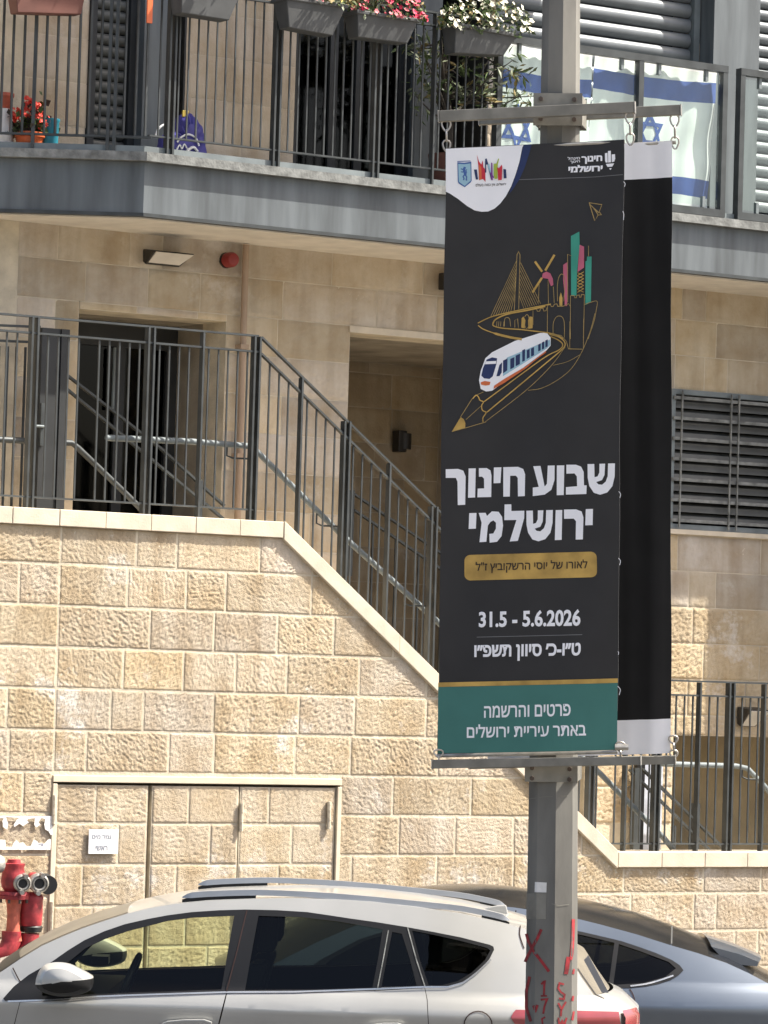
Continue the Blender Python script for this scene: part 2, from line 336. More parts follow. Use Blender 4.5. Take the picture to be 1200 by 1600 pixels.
def slabs(P, Q, L, th=.098):
    P = Vector(P); Q = Vector(Q); n = max(1, round((Q-P).length/L)); d = (Q-P)/n; u = d.normalized()*.0015
    for i in range(n):
        a = P+d*i+u; b = P+d*(i+1)-u; j = random.uniform(-.003, .003)
        up = Vector((0, 0, th/2)); f = Vector((0, -.028+j, 0)); k = Vector((0, .30, 0))
        cp.hexa([a-up+f, b-up+f, b-up+k, a-up+k, a+up+f, b+up+f, b+up+k, a+up+k])
o1 = Vector((0, YW, 0))
slabs((XL, YW, zl1), (xk1-.001, YW, zl1), .33); slabs((xk1+.001, YW, zl1), (xk2-.001, YW, zl2), 1.3, .115); slabs((xk2+.001, YW, zl2), (XR, YW, zl2), .36)
cp.build('coping', 'coping', rw, bevel=.004)

# stone-faced service cabinet set into the wall
x0, x1, z0, z1 = CAB
cab = thing('service_cabinet', (x0, YW, 0), 'flush wall cabinet with three stone faced doors in a cream metal frame', 'cabinet')
fr = MB(); fw = .036
fr.box((x0-.004, YW-.013, z1-.036), (x1+.004, YW+.05, z1+.004)); fr.box((x0-.004, YW-.013, .13), (x0+fw-.01, YW+.05, z1-.046)); fr.box((x1-fw+.01, YW-.013, .13), (x1+.004, YW+.05, z1-.046))
fr.build('frame', 'frame', cab, bevel=.003)
bk = MB(); bk.box((x0+.04, YW+.06, .13), (x1-.04, YW+.13, z1-.05)); bk.build('back_panel', 'shadowgap', cab)
xs = [x0+fw-.006, wx(233, 1300, YW), wx(373, 1300, YW), x1-fw+.006]
zd = wz(300, 1287, YW); zrow = [zd-pitch*k for k in range(7, -1, -1)]+[z1-.05]
zrow = [.14]+[z for z in zrow if z > .2]
for i in range(3):
    a = xs[i]+(.015 if i == 1 else .004); b = xs[i+1]-(.013 if i == 0 else .004)
    dm = MB(); dm.box((a, YW+.0046, .14), (b, YW+.05, z1-.052)); d_ = dm.build('cabinet_door', 'mortar', cab)
    bs = []
    for c, e in zip(zrow[:-1], zrow[1:]):
        m = a+(b-a)*random.choice((.3, .68, .42, .55)); bs += [(a, m, c, e), (m, b, c, e)]
    stones('stone_facing', bs, YW+.004, .0022, .0065, (.55, .475, .37), .05, 'rough', d_, proud=.010, gap=.0025)
for px, py in ((84, 1265), (377, 1277), (514, 1274), (80, 1432), (372, 1440)):
    p = W(px, py, YW-.014); hm = MB(); hm.tube([p-Vector((0, 0, .085)), p+Vector((0, 0, .085))], .013, 0, 8)
    for t in (-.03, .03): hm.tube([p+Vector((0, 0, t)), p+Vector((0, 0, t+.003))], .0145, 0, 8)
    hm.build('hinge', 'mortar', cab, smooth=True)

# landing, stairs and lower floor between the wall and the house
st = thing('outdoor_staircase', (xk1, YW+.3, 0), 'stone stairs going down behind the sloping wall coping towards the lower landing', 'stairs')
sm_ = MB(); yb = YF+2.6
sm_.box((XL, YW+.31, .0), (xk1, YF-.02, zl1-.06)); n = 16
for i in range(n):
    a = xk1+(xk2-xk1)*i/n; b = xk1+(xk2-xk1)*(i+1)/n; sm_.box((a, YW+.31, 0), (b, YF-.02, zl1-.06+(zl2-zl1)*(i+.6)/n))
sm_.box((xk2, YW+.31, 0), (XR, YF-.02, zl2-.06)); sm_.build('steps', 'coping', st)

# ------------------------------------------------------------------ the house
hs = thing('apartment_building', (wx(600, 800, YF), YF, 0), 'limestone apartment house with a dark metal balcony and shaded entrances above the street wall', 'building')
HX0, HX1, HZ1 = wx(-700, 500, YF), wx(2300, 500, YF), wz(600, -500, YF)
def R4(px0, py0, px1, py1): return wrect(px0, py0, px1, py1, YF)
DOOR1 = R4(124, 482, 344, 830); DOOR1 = (DOOR1[0], DOOR1[1], zl1-.1, wz(124, 482, YF))
ALC = (wx(545, 600, YF), wx(930, 600, YF), 0.3, wz(550, 519, YF))
WIN = R4(1049, 606, 1330, 848); WIN = (WIN[0], WIN[1], wz(1049, 826, YF), wz(1049, 607, YF))
LOW = (wx(1050, 1250, YF), HX1-1, 0, wz(1060, 1149, YF))
ZSL = (wz(222, 337, YB), wz(228, 252, YB))  # balcony slab bottom, top
zfl = ZSL[1]+.02
ZCUT = ZSL[0]
U1 = (wx(138, 100, YF), wx(212, 100, YF), zfl, HZ1-.6)      # shuttered door beside the column
U2 = (wx(250, 100, YF), wx(290, 100, YF), zfl, HZ1-.6)
U3 = (wx(461, 150, YF), wx(642, 150, YF), zfl, HZ1-.6)
U4 = (wx(772, 150, YF), wx(1092, 50, YF), zfl, HZ1-.6)
U6 = (wx(684, 150, YF), wx(766, 50, YF), zfl, HZ1-.6)
U5 = (wx(1166, 50, YF), wx(1500, 50, YF), zfl, HZ1-.6)
holes = [DOOR1, ALC, WIN, LOW, U1, U2, U3, U4, U5, U6]
fp = wz(450, 440, YF)-wz(450, 500, YF)
z = wz(450, 440, YF); zz = [z+fp*k for k in range(-14, 9)]; zz = [q for q in zz if -.2 < q < ZCUT+.15]
fb = courses(HX0+3, wx(1420, 600, YF), zz, .38, .75)
zz2 = [ZSL[1]+fp*1.12*k for k in range(0, 9)]
fb2 = courses(HX0+3, wx(1420, 100, YF), zz2, .4, .8)
for h in holes: fb = rectsub(fb, h); fb2 = rectsub(fb2, h)
lowrough = [b for b in fb if b[3] < wz(1060, 905, YF) and b[0] > wx(900, 900, YF)]
fb = [b for b in fb if b not in lowrough]
stones('stone_facing', fb, YF, .0034, .013, (.54, .475, .38), .19, 'smooth', hs, gap=.003, proud=.006)
stones('stone_facing', lowrough, YF, .005, .009, (.56, .47, .34), .07, 'rough', hs, gap=.003, proud=.01)
stones('stone_facing', fb2, YF, .0014, .022, (.56, .49, .40), .06, 'smooth', hs, gap=.002, proud=.004)
wl = MB()
for (a, b, c, d) in (lambda rs: [r for r in rs])(__import__('functools').reduce(rectsub, holes, [(HX0, HX1, -.2, HZ1)])):
    wl.box((a, YF+.004, c), (b, YF+.30, d))
wl.build('wall', 'mortar', hs)
# rooms and recesses behind the openings
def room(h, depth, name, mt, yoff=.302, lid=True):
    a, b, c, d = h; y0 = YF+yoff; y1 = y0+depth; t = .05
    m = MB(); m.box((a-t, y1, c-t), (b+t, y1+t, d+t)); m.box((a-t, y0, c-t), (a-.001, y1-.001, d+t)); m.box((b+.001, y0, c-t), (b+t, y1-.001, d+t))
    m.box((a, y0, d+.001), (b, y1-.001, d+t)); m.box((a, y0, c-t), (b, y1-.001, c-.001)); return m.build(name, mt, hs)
# entrance recess: thick jamb and dark glazed door
a, b, c, d = DOOR1; yd = YF+.62
jm = MB(); jm.box((b, YF+.302, c), (b+.1, yd, d)); jm.box((a-.1, YF+.302, c), (a, yd, d)); jm.box((a-.1, YF+.302, d+.001), (b+.1, yd, d+.1)); jm.build('entrance_recess', 'concrete', hs)
jb = []
zq = [q for q in zz if c-.3 < q < d+.3]
jamb = MB()
dr = MB(); w_ = .06
dr.box((a, yd+.002, c), (a+w_, yd+.07, d)); dr.box((b-w_-.02, yd+.002, c), (b, yd+.07, d)); dr.box((a+w_, yd+.002, d-.16), (b-w_-.02, yd+.07, d)); dr.box(((a+b)/2+.08, yd+.004, c), ((a+b)/2+.15, yd+.068, d-.16)); dr.box((a+w_, yd+.004, c), (b-w_-.02, yd+.068, c+.1))
do = dr.build('entrance_door', 'darkf', hs)
gp = MB(); gp.box((a+w_, yd+.03, c+.1), (b-w_-.02, yd+.036, d-.16)); gp.build('pane', 'gl_door', do)
hb = MB(); hb.tube([((a+b)/2+.05, yd-.03, c+.9), ((a+b)/2+.05, yd-.03, c+1.3)], .012); hb.build('door_handle', 'steel2', do, smooth=True)
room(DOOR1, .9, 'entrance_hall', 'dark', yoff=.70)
# deep open passage under the building
a, b, c, d = ALC
pa = MB(); y0 = YF+.302; y1 = YF+1.9
pa.box((a-.1, y0, c), (a, y1, d+.1)); pa.box((b, y0, c), (b+.1, y1, d+.1)); pa.box((a, y0, d), (b, y1, d+.1)); pa.box((a-.1, y1+.004, c), (b+.1, y1+.1, d+.1)); pa.box((a, y0, c-.1), (b, y1, c))
pa.build('passage', 'concrete', hs)
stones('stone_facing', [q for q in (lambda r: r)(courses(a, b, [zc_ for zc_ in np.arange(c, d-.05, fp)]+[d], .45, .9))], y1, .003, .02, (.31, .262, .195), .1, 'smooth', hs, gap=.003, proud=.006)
li = MB(); li.box((a-.01, YF-.012, d-.002), (b+.05, YF+.06, d+.04)); li.build('lintel_trim', 'coping', hs)
# lower entrance in shade
a, b, c, d = LOW
lo = MB(); lo.box((a, YF+.9, c), (b, YF+1.0, d)); lo.box((a-.1, YF+.302, c), (a-.001, YF+1.0, d)); lo.box((a, YF+.302, d-.001), (b, YF+1.0, d+.05)); lo.build('lower_entrance_wall', 'brown', hs)
# louvred window with security bars
a, b, c, d = WIN
wf = MB(); t = .035
wf.box((a, YF-.012, d-t), (b, YF+.05, d)); wf.box((a, YF-.012, c), (b, YF+.05, c+t)); wf.box((a, YF-.01, c+t), (a+t, YF+.05, d-t)); wf.box((b-t, YF-.01, c+t), (b, YF+.05, d-t))
wo = wf.build('window', 'steel2', hs)
lv = MB(); zq = c+.05
while zq < d-.07:
    p = [(a+.04, YF+.02, zq), (a+.04, YF+.05, zq), (a+.04, YF+.10, zq+.062), (a+.04, YF+.075, zq+.068), (a+.04, YF+.035, zq+.045)]
    lv.prism(p, (b-a-.08, 0, 0)); zq += .072
lv.build('louvres', 'shutterd', wo)
br = MB()
k = 7
for i in range(k):
    zq = c+.06+(d-c-.12)*i/(k-1); br.bar((a+.01, YF-.02, zq), (b, YF-.02, zq), .012, .022)
for xb in (wx(1060, 700, YF), wx(1137, 700, YF), wx(1149, 700, YF), b-.3): br.bar((xb, YF-.032, c+.01), (xb, YF-.032, d-.01), .010, .010)
br.build('security_bars', 'rim', wo)
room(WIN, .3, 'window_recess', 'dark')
sl_ = MB(); sl_.box((a-.03, YF-.03, c-.035), (b, YF+.28, c-.002)); sl_.build('sill', 'coping', wo)
# upper floor openings
def shutter(h, y, dz, mt, frame=True, slit=True):
    a, b, c, d = h; f = MB(); t = .05
    f.box((a, YF-.01, c), (a+t, YF+.06, d)); f.box((b-t, YF-.01, c), (b, YF+.06, d)); f.box((a+t, YF-.01, c), (b-t, YF+.06, c+.05))
    fo = f.build('shutter_frame', 'steel2' if mt == 'shutter' else 'darkf', hs)
    s = MB(); z = c+.06
    while z < d:
        pr = [(0, 0), (-.022, dz*.12), (-.034, dz*.35), (-.034, dz*.62), (-.02, dz*.86), (0, dz*.95)]
        s.prism([(a+t+.005, y+q[0], z+q[1]) for q in pr], (b-a-2*t-.01, 0, 0)); z += dz
    s.build('shutter_slats', mt, fo, smooth=True); return fo
shutter(U4, YF+.05, .105, 'shutter'); shutter(U5, YF+.05, .085, 'shutter'); shutter(U1, YF+.05, .075, 'shutterd')
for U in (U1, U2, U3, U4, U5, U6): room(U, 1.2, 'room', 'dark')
for (a, b, c, d) in (U1, U2, U3, U6):
    jq = MB(); jq.box((b-.014, YF-.003, c), (b-.001, YF+.302, d)); jq.build('dark_reveal_lining', 'darkf', hs)  # added dark lining, paints the sunlit wall reveal as shade
a, b, c, d = U3
sd = MB(); t = .06
for xq in (a, a+.30, a+(b-a)*.56, b-t): sd.box((xq, YF+.06, c), (xq+t, YF+.12, d))
sd.box((a+t, YF+.065, c), (b-t, YF+.115, c+.09)); so_ = sd.build('balcony_door', 'darkf', hs)
gp = MB(); gp.box((a+t, YF+.085, c+.09), (b-t, YF+.09, d)); gp.build('pane', 'gl_door', so_)
# metal clad piers between the openings
for (p0, p1, pr) in ((213, 249, .10), (643, 683, .06), (1093, 1165, .16)):
    q = MB(); q.box((wx(p0, 60, YF)+.002, YF-pr, zfl), (wx(p1, 60, YF)-.002, YF+.3, HZ1)); q.build('metal_pier', 'clad', hs)

# balcony: slab with a metal fascia, angled at its left end
cB = W(225, 300, YB); cz0, cz1 = ZSL
lft = Vector((-math.cos(YAW), math.sin(YAW), 0)); lft.normalize()
tl = (YF-YB)/lft.y; P0 = Vector((cB.x, YB, 0))+lft*tl; P1 = Vector((cB.x, YB, 0)); P2 = Vector((HX1-.5, YB, 0)); P3 = Vector((HX1-.5, YF, 0)); P0b = Vector((P0.x, YF, 0))
def poly(zv, ins=0):
    nl = Vector((-lft.y, lft.x, 0));  nl = nl if nl.y > 0 else -nl
    q1 = P1+Vector((0, ins, 0))+lft*0; q1 = Vector((P1.x+ins*math.tan(YAW/2)*1.0, YB+ins, 0)); q0 = Vector((P0.x+ins*1.8, YF, 0))
    return [Vector((v.x, v.y, zv)) for v in (q0, q1, Vector((P2.x, YB+ins, 0)), Vector((P2.x, YF+.002, 0)))][:4]
ba = MB(); ba.prism(poly(cz0+.006, .006), (0, 0, cz1-cz0-.01)); bo = ba.build('balcony_slab', 'clad', hs)
so2 = MB(); so2.prism(poly(cz0-.012, .05), (0, 0, .016)); so2.build('soffit', 'soffit', bo)
ed = MB(); ed.prism(poly(cz0-.004, -.006), (0, 0, .022)); ed.build('drip_edge', 'steel', bo)
rm = MB(); rm.prism(poly(cz1-.002, -.045), (0, 0, .055)); rm.build('rim', 'rim', bo)
kb = MB(); kb.prism(poly(cz1+.053, .03), (0, 0, .045)); kb.build('upstand', 'steel2', bo)
us = MB(); us.box((wx(235, 0, YF), YF-1.15, zfl+2.75), (wx(990, 0, YF), YF+.0, zfl+3.0)); us.build('shade_slab', 'clad', hs)  # unseen slab, added overhead to keep sun off the upper wall
# unseen projecting wing, added to cast shadow on the lower house wall
wg = MB(); xw = wx(1290, 1000, YF)
wg.box((xw, YF-.62, LOW[3]), (HX1-.2, YF+.003, cz0-.02)); wg.build('shade_wing', 'concrete', hs)
# drainpipe
dp = MB(); p = W(381, 497, YF-.05); dp.tube([(p.x, YF-.05, zl1-.06), (p.x, YF-.05, cz0-.02)], .022, 0, 10)
for zq in (p.z-.2, p.z-.9): dp.box((p.x-.03, YF-.075, zq), (p.x+.03, YF, zq+.03))
tag(dp.build('drainpipe', 'drain', None, smooth=True), 'thin brown drainpipe running down the stone beside the entrance recess', 'pipe')
# ------------------------------------------------------------------ railings
def lerp(a, b, t): return a+(b-a)*t
def railing(name, label, Y, secs, group=None, mt='steel', bar=.0095, pitchb=.068, cat='railing', capy=.02):
    """secs: dicts of top/mid/bot lines (two photo points each), posts (photo x of top), bars True"""
    a0 = W(*secs[0]['top'][0], Y); root = thing(name, (a0.x, Y, a0.z-1.0), label, cat, group)
    for s in secs:
        T = [W(*p, Y) for p in s['top']]; Mi = [W(*p, Y) for p in s['mid']]
        bl_ = s.get('bot'); Bm = [W(*p, Y) for p in bl_] if bl_ else None
        def zat(L, x): return lerp(L[0].z, L[1].z, (x-L[0].x)/(L[1].x-L[0].x))
        if s.get('level'):
            for L in (T, Mi, Bm):
                if L: z = (L[0].z+L[1].z)/2; L[0].z = L[1].z = z
        x0, x1 = T[0].x, T[1].x
        f = MB()
        for L, h in ((T, .014), (Mi, .014), (Bm, .012)):
            if L: f.bar((x0, Y, zat(L, x0)), (x1, Y, zat(L, x1)), .030, h*.85, side=(0, 1, 0))
        f.build('rail_frame', mt, root)
        zb = s['base']                         # function x -> z of the footing
        pm = []
        for (px, kind) in s.get('posts', []):
            x = W(px, s['top'][0][1]+(s['top'][1][1]-s['top'][0][1])*(px-s['top'][0][0])/(s['top'][1][0]-s['top'][0][0]), Y).x
            p = MB(); zt = zat(T, x)-.004
            if kind == 2:
                for dx in (-.019, .019): p.box((x+dx-.0065, Y-.024, zb(x)), (x+dx+.0065, Y+.024, zt))
            elif kind == 1: p.box((x-.0065, Y-.022, zb(x)), (x+.0065, Y+.022, zt-.003))
            p.build('post', mt, root); pm.append((x, .045 if kind == 2 else .03))
        b = MB(); n = int((x1-x0)/pitchb)
        for i in range(1, n):
            x = x0+(x1-x0)*i/n
            if any(abs(x-q) < w for q, w in pm): continue
            z1 = zat(Mi, x)-.006; z0 = zat(Bm, x)+.004 if Bm else zb(x)-.01
            h = bar/2*random.uniform(.95, 1.05); b.box((x-h, Y-h, z0), (x+h, Y+h, z1))
        b.build('balusters', mt, root)
    return root
YR = YW+.12
cop_top = lambda x: float(zcop(x))+.05+.048
railing('landing_railing', 'grey green steel railing with slim vertical bars standing on the upper level coping', YR,
  [dict(top=((-120, 481), (403, 524)), mid=((-120, 507), (403, 549)), bot=((-120, 767), (403, 797)), posts=((54, 2), (146, 0), (235.5, 2), (317, 1), (401, 2), (-60, 1)), base=cop_top, level=True)], mt='steel')
lx = W(403, 524, YR).x
railing('stair_railing', 'sloping steel railing with vertical bars following the diagonal stair coping down', YR,
  [dict(top=((408, 527), (950, 1058)), mid=((408, 553), (950, 1086)), posts=((471, 1), (541, 2), (608, 1), (677, 2), (745, 1), (815, 2), (880, 1), (927, 2)), base=cop_top)], mt='steel')
railing('lower_railing', 'dark steel railing with vertical bars along the low wall at the lower right', YR,
  [dict(top=((952, 1058), (1420, 1077)), mid=((952, 1080), (1420, 1099)), bot=((952, 1312), (1420, 1325)), posts=((980, 1), (1029, 2), (1093, 1), (1142, 2), (1194, 1), (1260, 2)), base=cop_top, level=True)], mt='steel')
# tubular handrails carried inside the railings
def pipe(name, label, pts, Y, r=.019, mt='steel2', hooks=()):
    P = [W(*p, Y) for p in pts]; root = thing(name, P[0], label, 'handrail'); m = MB(); m.tube(P, r, 0, 10); m.build('rail', mt, root, smooth=True)
    for (hx, hy) in hooks:
        q = W(hx, hy, Y); k = MB(); k.tube([q, q+Vector((0, 0, -.07)), q+Vector((.03, -.02, -.085)), q+Vector((.13, -.07, -.085))], .006, 0, 6); k.build('bracket', 'steel', root, smooth=True)
pipe('pipe_handrail', 'grey tubular handrail running level then down inside the sloping stair railing', [(166, 684), (300, 690), (390, 697), (402, 706), (530, 832), (680, 968), (900, 1180)], YR+.09, hooks=((355, 694), (495, 800), (632, 925)))
pipe('pipe_handrail', 'tubular handrail dropping diagonally behind the lower bars to the right of the pole', [(905, 1180), (935, 1206), (1037, 1309), (1050, 1325)], YR+.09)
pipe('pipe_handrail', 'pale tubular handrail crossing the shaded brown recess at the lower right then bending down', [(1020, 1193), (1150, 1197), (1168, 1201), (1192, 1226), (1240, 1280)], YF-.25, hooks=((1160, 1198),))
pipe('pipe_handrail', 'short tubular handrail behind the landing bars bending down in front of the dark door', [(-60, 684), (112, 692), (122, 700), (195, 770), (225, 800)], YF-.3, mt='steel')
# thinner inner railings behind
def thin(name, label, lines, Y, w=.014, posts=(), bars=None):
    P = W(*lines[0][0], Y); root = thing(name, P, label, 'railing'); m = MB()
    for a, b in lines: m.bar(W(*a, Y), W(*b, Y), .03, w, side=(0, 1, 0))
    m.build('rail_frame', 'steel', root)
    for (a, b, pw) in posts:
        p = MB(); A = W(*a, Y); B = W(*b, Y); p.box((A.x-pw/2, Y-.02, B.z), (A.x+pw/2, Y+.02, A.z)); p.build('post', 'steel', root)
    if bars:
        b_ = MB()
        for (x0, x1, n, y0, y1, s) in bars:
            for i in range(n):
                t = i/max(1, n-1); px = x0+(x1-x0)*t; A = W(px, y0+s*(px-x0), Y); B = W(px, y1+s*(px-x0), Y); b_.box((A.x-.006, Y-.006, B.z), (A.x+.006, Y+.006, A.z))
        b_.build('balusters', 'steel', root)
    return root
thin('passage_railing', 'thin dark inner stair railing in the shaded passage behind the sloping bars', [((553, 772), (700, 872)), ((553, 797), (700, 897))], YF+.5, posts=(((547, 766), (547, 900), .05), ((700, 870), (700, 1030), .04)), bars=[(583, 690, 4, 815, 1010, .68)])
thin('inner_stair_railing', 'inner stair railing whose twin rails slope down across the dark entrance door', [((62, 553), (250, 700)), ((62, 573), (350, 812)), ((250, 700), (350, 790))], YF-.22, posts=(((312, 750), (312, 830), .03),))
thin('inner_landing_railing', 'low inner railing at the far left behind the landing bars by the gate post', [((-80, 505), (62, 511)), ((-80, 529), (62, 535))], YF-.15, bars=[(-70, 40, 9, 537, 800, .05)])
thin('lower_stair_railing', 'inner stair railing with two thin rails sloping across the lit wall at the lower right', [((984, 1203), (1110, 1330)), ((1003, 1201), (1150, 1345))], YF-.2, posts=(((1087, 1255), (1087, 1330), .05), ((995, 1200), (985, 1330), .055)), bars=[(1055, 1078, 2, 1290, 1330, .5)])
# gate post with lock
gt = thing('gate_post', W(85, 800, YF-.35), 'broad dark steel gate post with a grey lock plate behind the landing railing', 'post')
a = W(64, 512, YF-.35); b = W(104, 800, YF-.35)
m = MB(); mx_ = (a.x*.5+b.x*.5)+.02; m.box((a.x, YF-.37, b.z-.1), (mx_-.004, YF-.30, a.z)); m.box((mx_, YF-.38, b.z-.1), (W(106, 512, YF-.35).x, YF-.31, a.z)); m.build('post', 'darkf', gt)
m = MB(); p = W(67, 645, YF-.39); m.box((p.x-.012, YF-.392, p.z-.2), (p.x+.012, YF-.372, p.z+.06)); m.build('lock_plate', 'steel', gt)
m = MB(); p = W(62, 666, YF-.40); m.tube([p+Vector((-.05, 0, 0)), p+Vector((.03, 0, 0)), p+Vector((.03, .03, 0))], .008); m.build('door_handle', 'steel2', gt, smooth=True)

# ------------------------------------------------------------------ balcony railings
zrim = ZSL[1]+.05
YBR = YB+.03

bb = lambda x: zrim
railing('balcony_railing', 'dark balcony railing with slim vertical bars and hanging planters above the lit fascia', YBR,
  [dict(top=((240, -36), (770, 26)), mid=((240, -16), (770, 47)), bot=((240, 212), (770, 276)), posts=((272, 2), (437, 2), (592, 2), (681, 1)), base=bb, level=True)], mt='steel', pitchb=.0655)
# angled end of the balcony railing (own direction)
le = thing('balcony_end_railing', P1+Vector((0, 0, zrim)), 'dark railing on the angled left end of the balcony in front of pale stone', 'railing')
def onl(px, py, ins=.03):                     # point on the angled balcony face
    n = Vector((lft.y, -lft.x, 0)); n = n if n.y > 0 else -n
    return PL(px, py, P1+n*ins, n)
f = MB()
zb_ = onl(100, 211).z; zt_ = onl(100, -30).z; zm_ = onl(100, -12).z
ea, eb = onl(240, 100), onl(-40, 100)
for zq in (zb_, zm_, zt_): f.bar((ea.x, ea.y, zq), (eb.x, eb.y, zq), .03, .013, side=(-lft.y, lft.x, 0))
f.build('rail_frame', 'steel', le)
for px in (55, 177):
    p = MB(); q = onl(px, 100); u = lft*.008
    for s_ in (-.02, .02) if px == 177 else (0,): 
        qq = q+lft*s_; p.bar((qq.x, qq.y, zrim), (qq.x, qq.y, zt_), .02, .045, side=lft)
    p.build('post', 'steel', le)
b_ = MB()
for px in (4, 20, 37.5, 72, 89.5, 107, 124, 141, 158, 196, 214, 230, -14):
    q = onl(px, 100); b_.box((q.x-.0065, q.y-.0065, zb_), (q.x+.0065, q.y+.0065, zm_))
b_.build('balusters', 'steel', le)

# glazed balustrade at the right
YG = YB+.02
def gpanel(label, px0, px1, mull):
    zt = wz(1000, 85, YG); zbm = wz(1080, 335, YG)
    x0 = wx(px0, 200, YG); x1 = wx(px1, 200, YG); root = thing('glass_balustrade', (x0, YG, zrim), label, 'balustrade', 'glass balustrades on the balcony')
    f = MB(); t = .04
    f.box((x0, YG-.03, zt-.045), (x1, YG+.03, zt)); f.box((x0, YG-.03, zbm), (x1, YG+.03, zbm+.05))
    for xq in [x0]+[wx(q, 200, YG) for q in mull]+[x1-t]: f.box((xq, YG-.028, zbm+.05), (xq+t, YG+.028, zt-.045))
    for xq in (x0, x1-t): f.box((xq+.002, YG-.02, zrim), (xq+t-.002, YG+.02, zbm))
    f.build('frame', 'steel', root)
    gp = MB(); xs_ = [x0]+[wx(q, 200, YG) for q in mull]+[x1-t]
    for q0, q1 in zip(xs_[:-1], xs_[1:]): gp.box((q0+t+.012, YG-.004, zbm+.07), (q1-.012, YG+.004, zt-.065))
    gp.build('pane', 'gl_bal', root)
    for q0, q1 in zip(xs_[:-1], xs_[1:]):
        for xq in (q0+t+.13, q1-.14):
            for zq in (zt-.12, zbm+.055):
                c = MB(); c.box((xq, YG-.014, zq), (xq+.022, YG+.014, zq+.075)); c.build('glass_clamp', 'steel2', root)
    return root
gpanel('glazed balcony balustrade with blue and white flags showing through its glass', 772, 1132, (993,))
gpanel('green tinted glass balustrade panel in front of shutters at the right end', 1152, 1420, ())
# ------------------------------------------------------------------ lamp post with banner arms, graffiti
PD = 17.5
pA, pB = D(861, 1600, PD), D(877, 0, PD)
ax = (pB-pA).normalized(); base = pA-ax*(pA.z/ax.z); PXM = FPX/PD
pole = thing('lamp_post', base, 'octagonal galvanised street pole with red graffiti carrying the two hanging banners', 'pole')
cdir = Vector((ray(868, 800).x, ray(868, 800).y, 0)).normalized(); cside = Vector((cdir.y, -cdir.x, 0))   # away from / to the right of the viewer
def ring(t, rad, n=8, rot=R(6)):
    c = base+ax*t; return [c+cside*(rad*math.cos(2*math.pi*k/n+rot))+cdir*(rad*math.sin(2*math.pi*k/n+rot)) for k in range(n)]
tA = (pA-base).length; tB = (pB-base).length
def prad(t): return (39.5+(28.5-39.5)*(t-tA)/(tB-tA))/PXM
m = MB(); vs = []; ts = [0, .3, .7, tA, (tA+tB)/2, tB, tB+2.6]
for t in ts: vs += ring(t, prad(min(t, tB+1))*1.04)
fs = [(i*8+k, i*8+(k+1) % 8, (i+1)*8+(k+1) % 8, (i+1)*8+k) for i in range(len(ts)-1) for k in range(8)]+[tuple(range(8))[::-1], tuple(range(8*(len(ts)-1), 8*len(ts)))]
m.add(vs, fs); shaft = m.build('shaft', 'galv', pole)
m = MB(); q = ring(0, .3, 4, R(45)); m.prism(q, (0, 0, .02)); m.build('base_plate', 'galv', pole)
lt = base+ax*(tB+2.6)
m = MB(); m.tube([lt, lt+ax*.5+cside*.2, lt+ax*.65+cside*1.1], [.05, .045, .035]); m.build('lamp_arm', 'galv', pole, smooth=True)
m = MB(); e = lt+ax*.65+cside*1.1; m.tube([e, e+cside*.15, e+cside*.5, e+cside*.6], [.05, .12, .11, .04]); m.build('lamp_head', 'galvd', pole, smooth=True)

# banner plane: hangs on the viewer's side of the post
PHI = R(8)
bn = (-fwd*math.cos(PHI)-rgt*math.sin(PHI)); bn -= ax*bn.dot(ax); bn.normalize()
bp = D(830, 700, PD-.19); rp_ = D(1010, 700, PD+.17)
def onB(px, py, lift=0.0): return PL(px, py, bp, bn)+bn*lift
def onR(px, py, lift=0.0): return PL(px, py, rp_, bn)+bn*lift
HV = -ax
def armbar(name, p0, p1, hpx, plane, mt='galvd'):
    m = MB(); a = plane(*p0); b = plane(*p1); m.bar(a, b, .045, hpx/PXM, side=bn); o = m.build(name, mt, pole, bevel=.002); d = (b-a).normalized()
    for e, s in ((a, -1), (b, 1)): m = MB(); m.bar(e+d*s*.0015, e+d*s*.006, .05, hpx/PXM+.004, side=bn); m.build('end_cap', 'alu', o)
    return o
armbar('upper_arm', (687, 182), (991, 168), 17, onB); armbar('upper_arm', (750, 187.5), (1063, 172), 16, onR)
armbar('lower_arm', (677, 1194), (1000, 1188), 13, onB); armbar('lower_arm', (735, 1195), (1054, 1187), 13, onR)
for (cy, hh, wd) in ((175, 50, 76), (1206, 26, 82)):
    c = base+ax*((D(868, cy, PD)-base).dot(ax)); hw = wd/2/PXM; hz = hh/2/PXM
    m = MB()
    for s in (-1, 1):
        o = c+bn*s*.115; m.bar(o-ax*hz, o+ax*hz, wd/PXM, .012, side=cside)
    for s in (-1, 1): m.bar(c+cside*s*(hw-.006)-ax*hz*.9-bn*0, c+cside*s*(hw-.006)+ax*hz*.9, .22, .01, side=bn)
    k = m.build('clamp', 'galvd', pole)
    for s in (-1, 1):
        for t in (-1, 1):
            b_ = MB(); q = c+cside*s*(hw-.035)+ax*t*hz*.62+bn*.12; b_.tube([q, q+bn*.014], .011, 0, 6); b_.build('bolt', 'bolt', k)
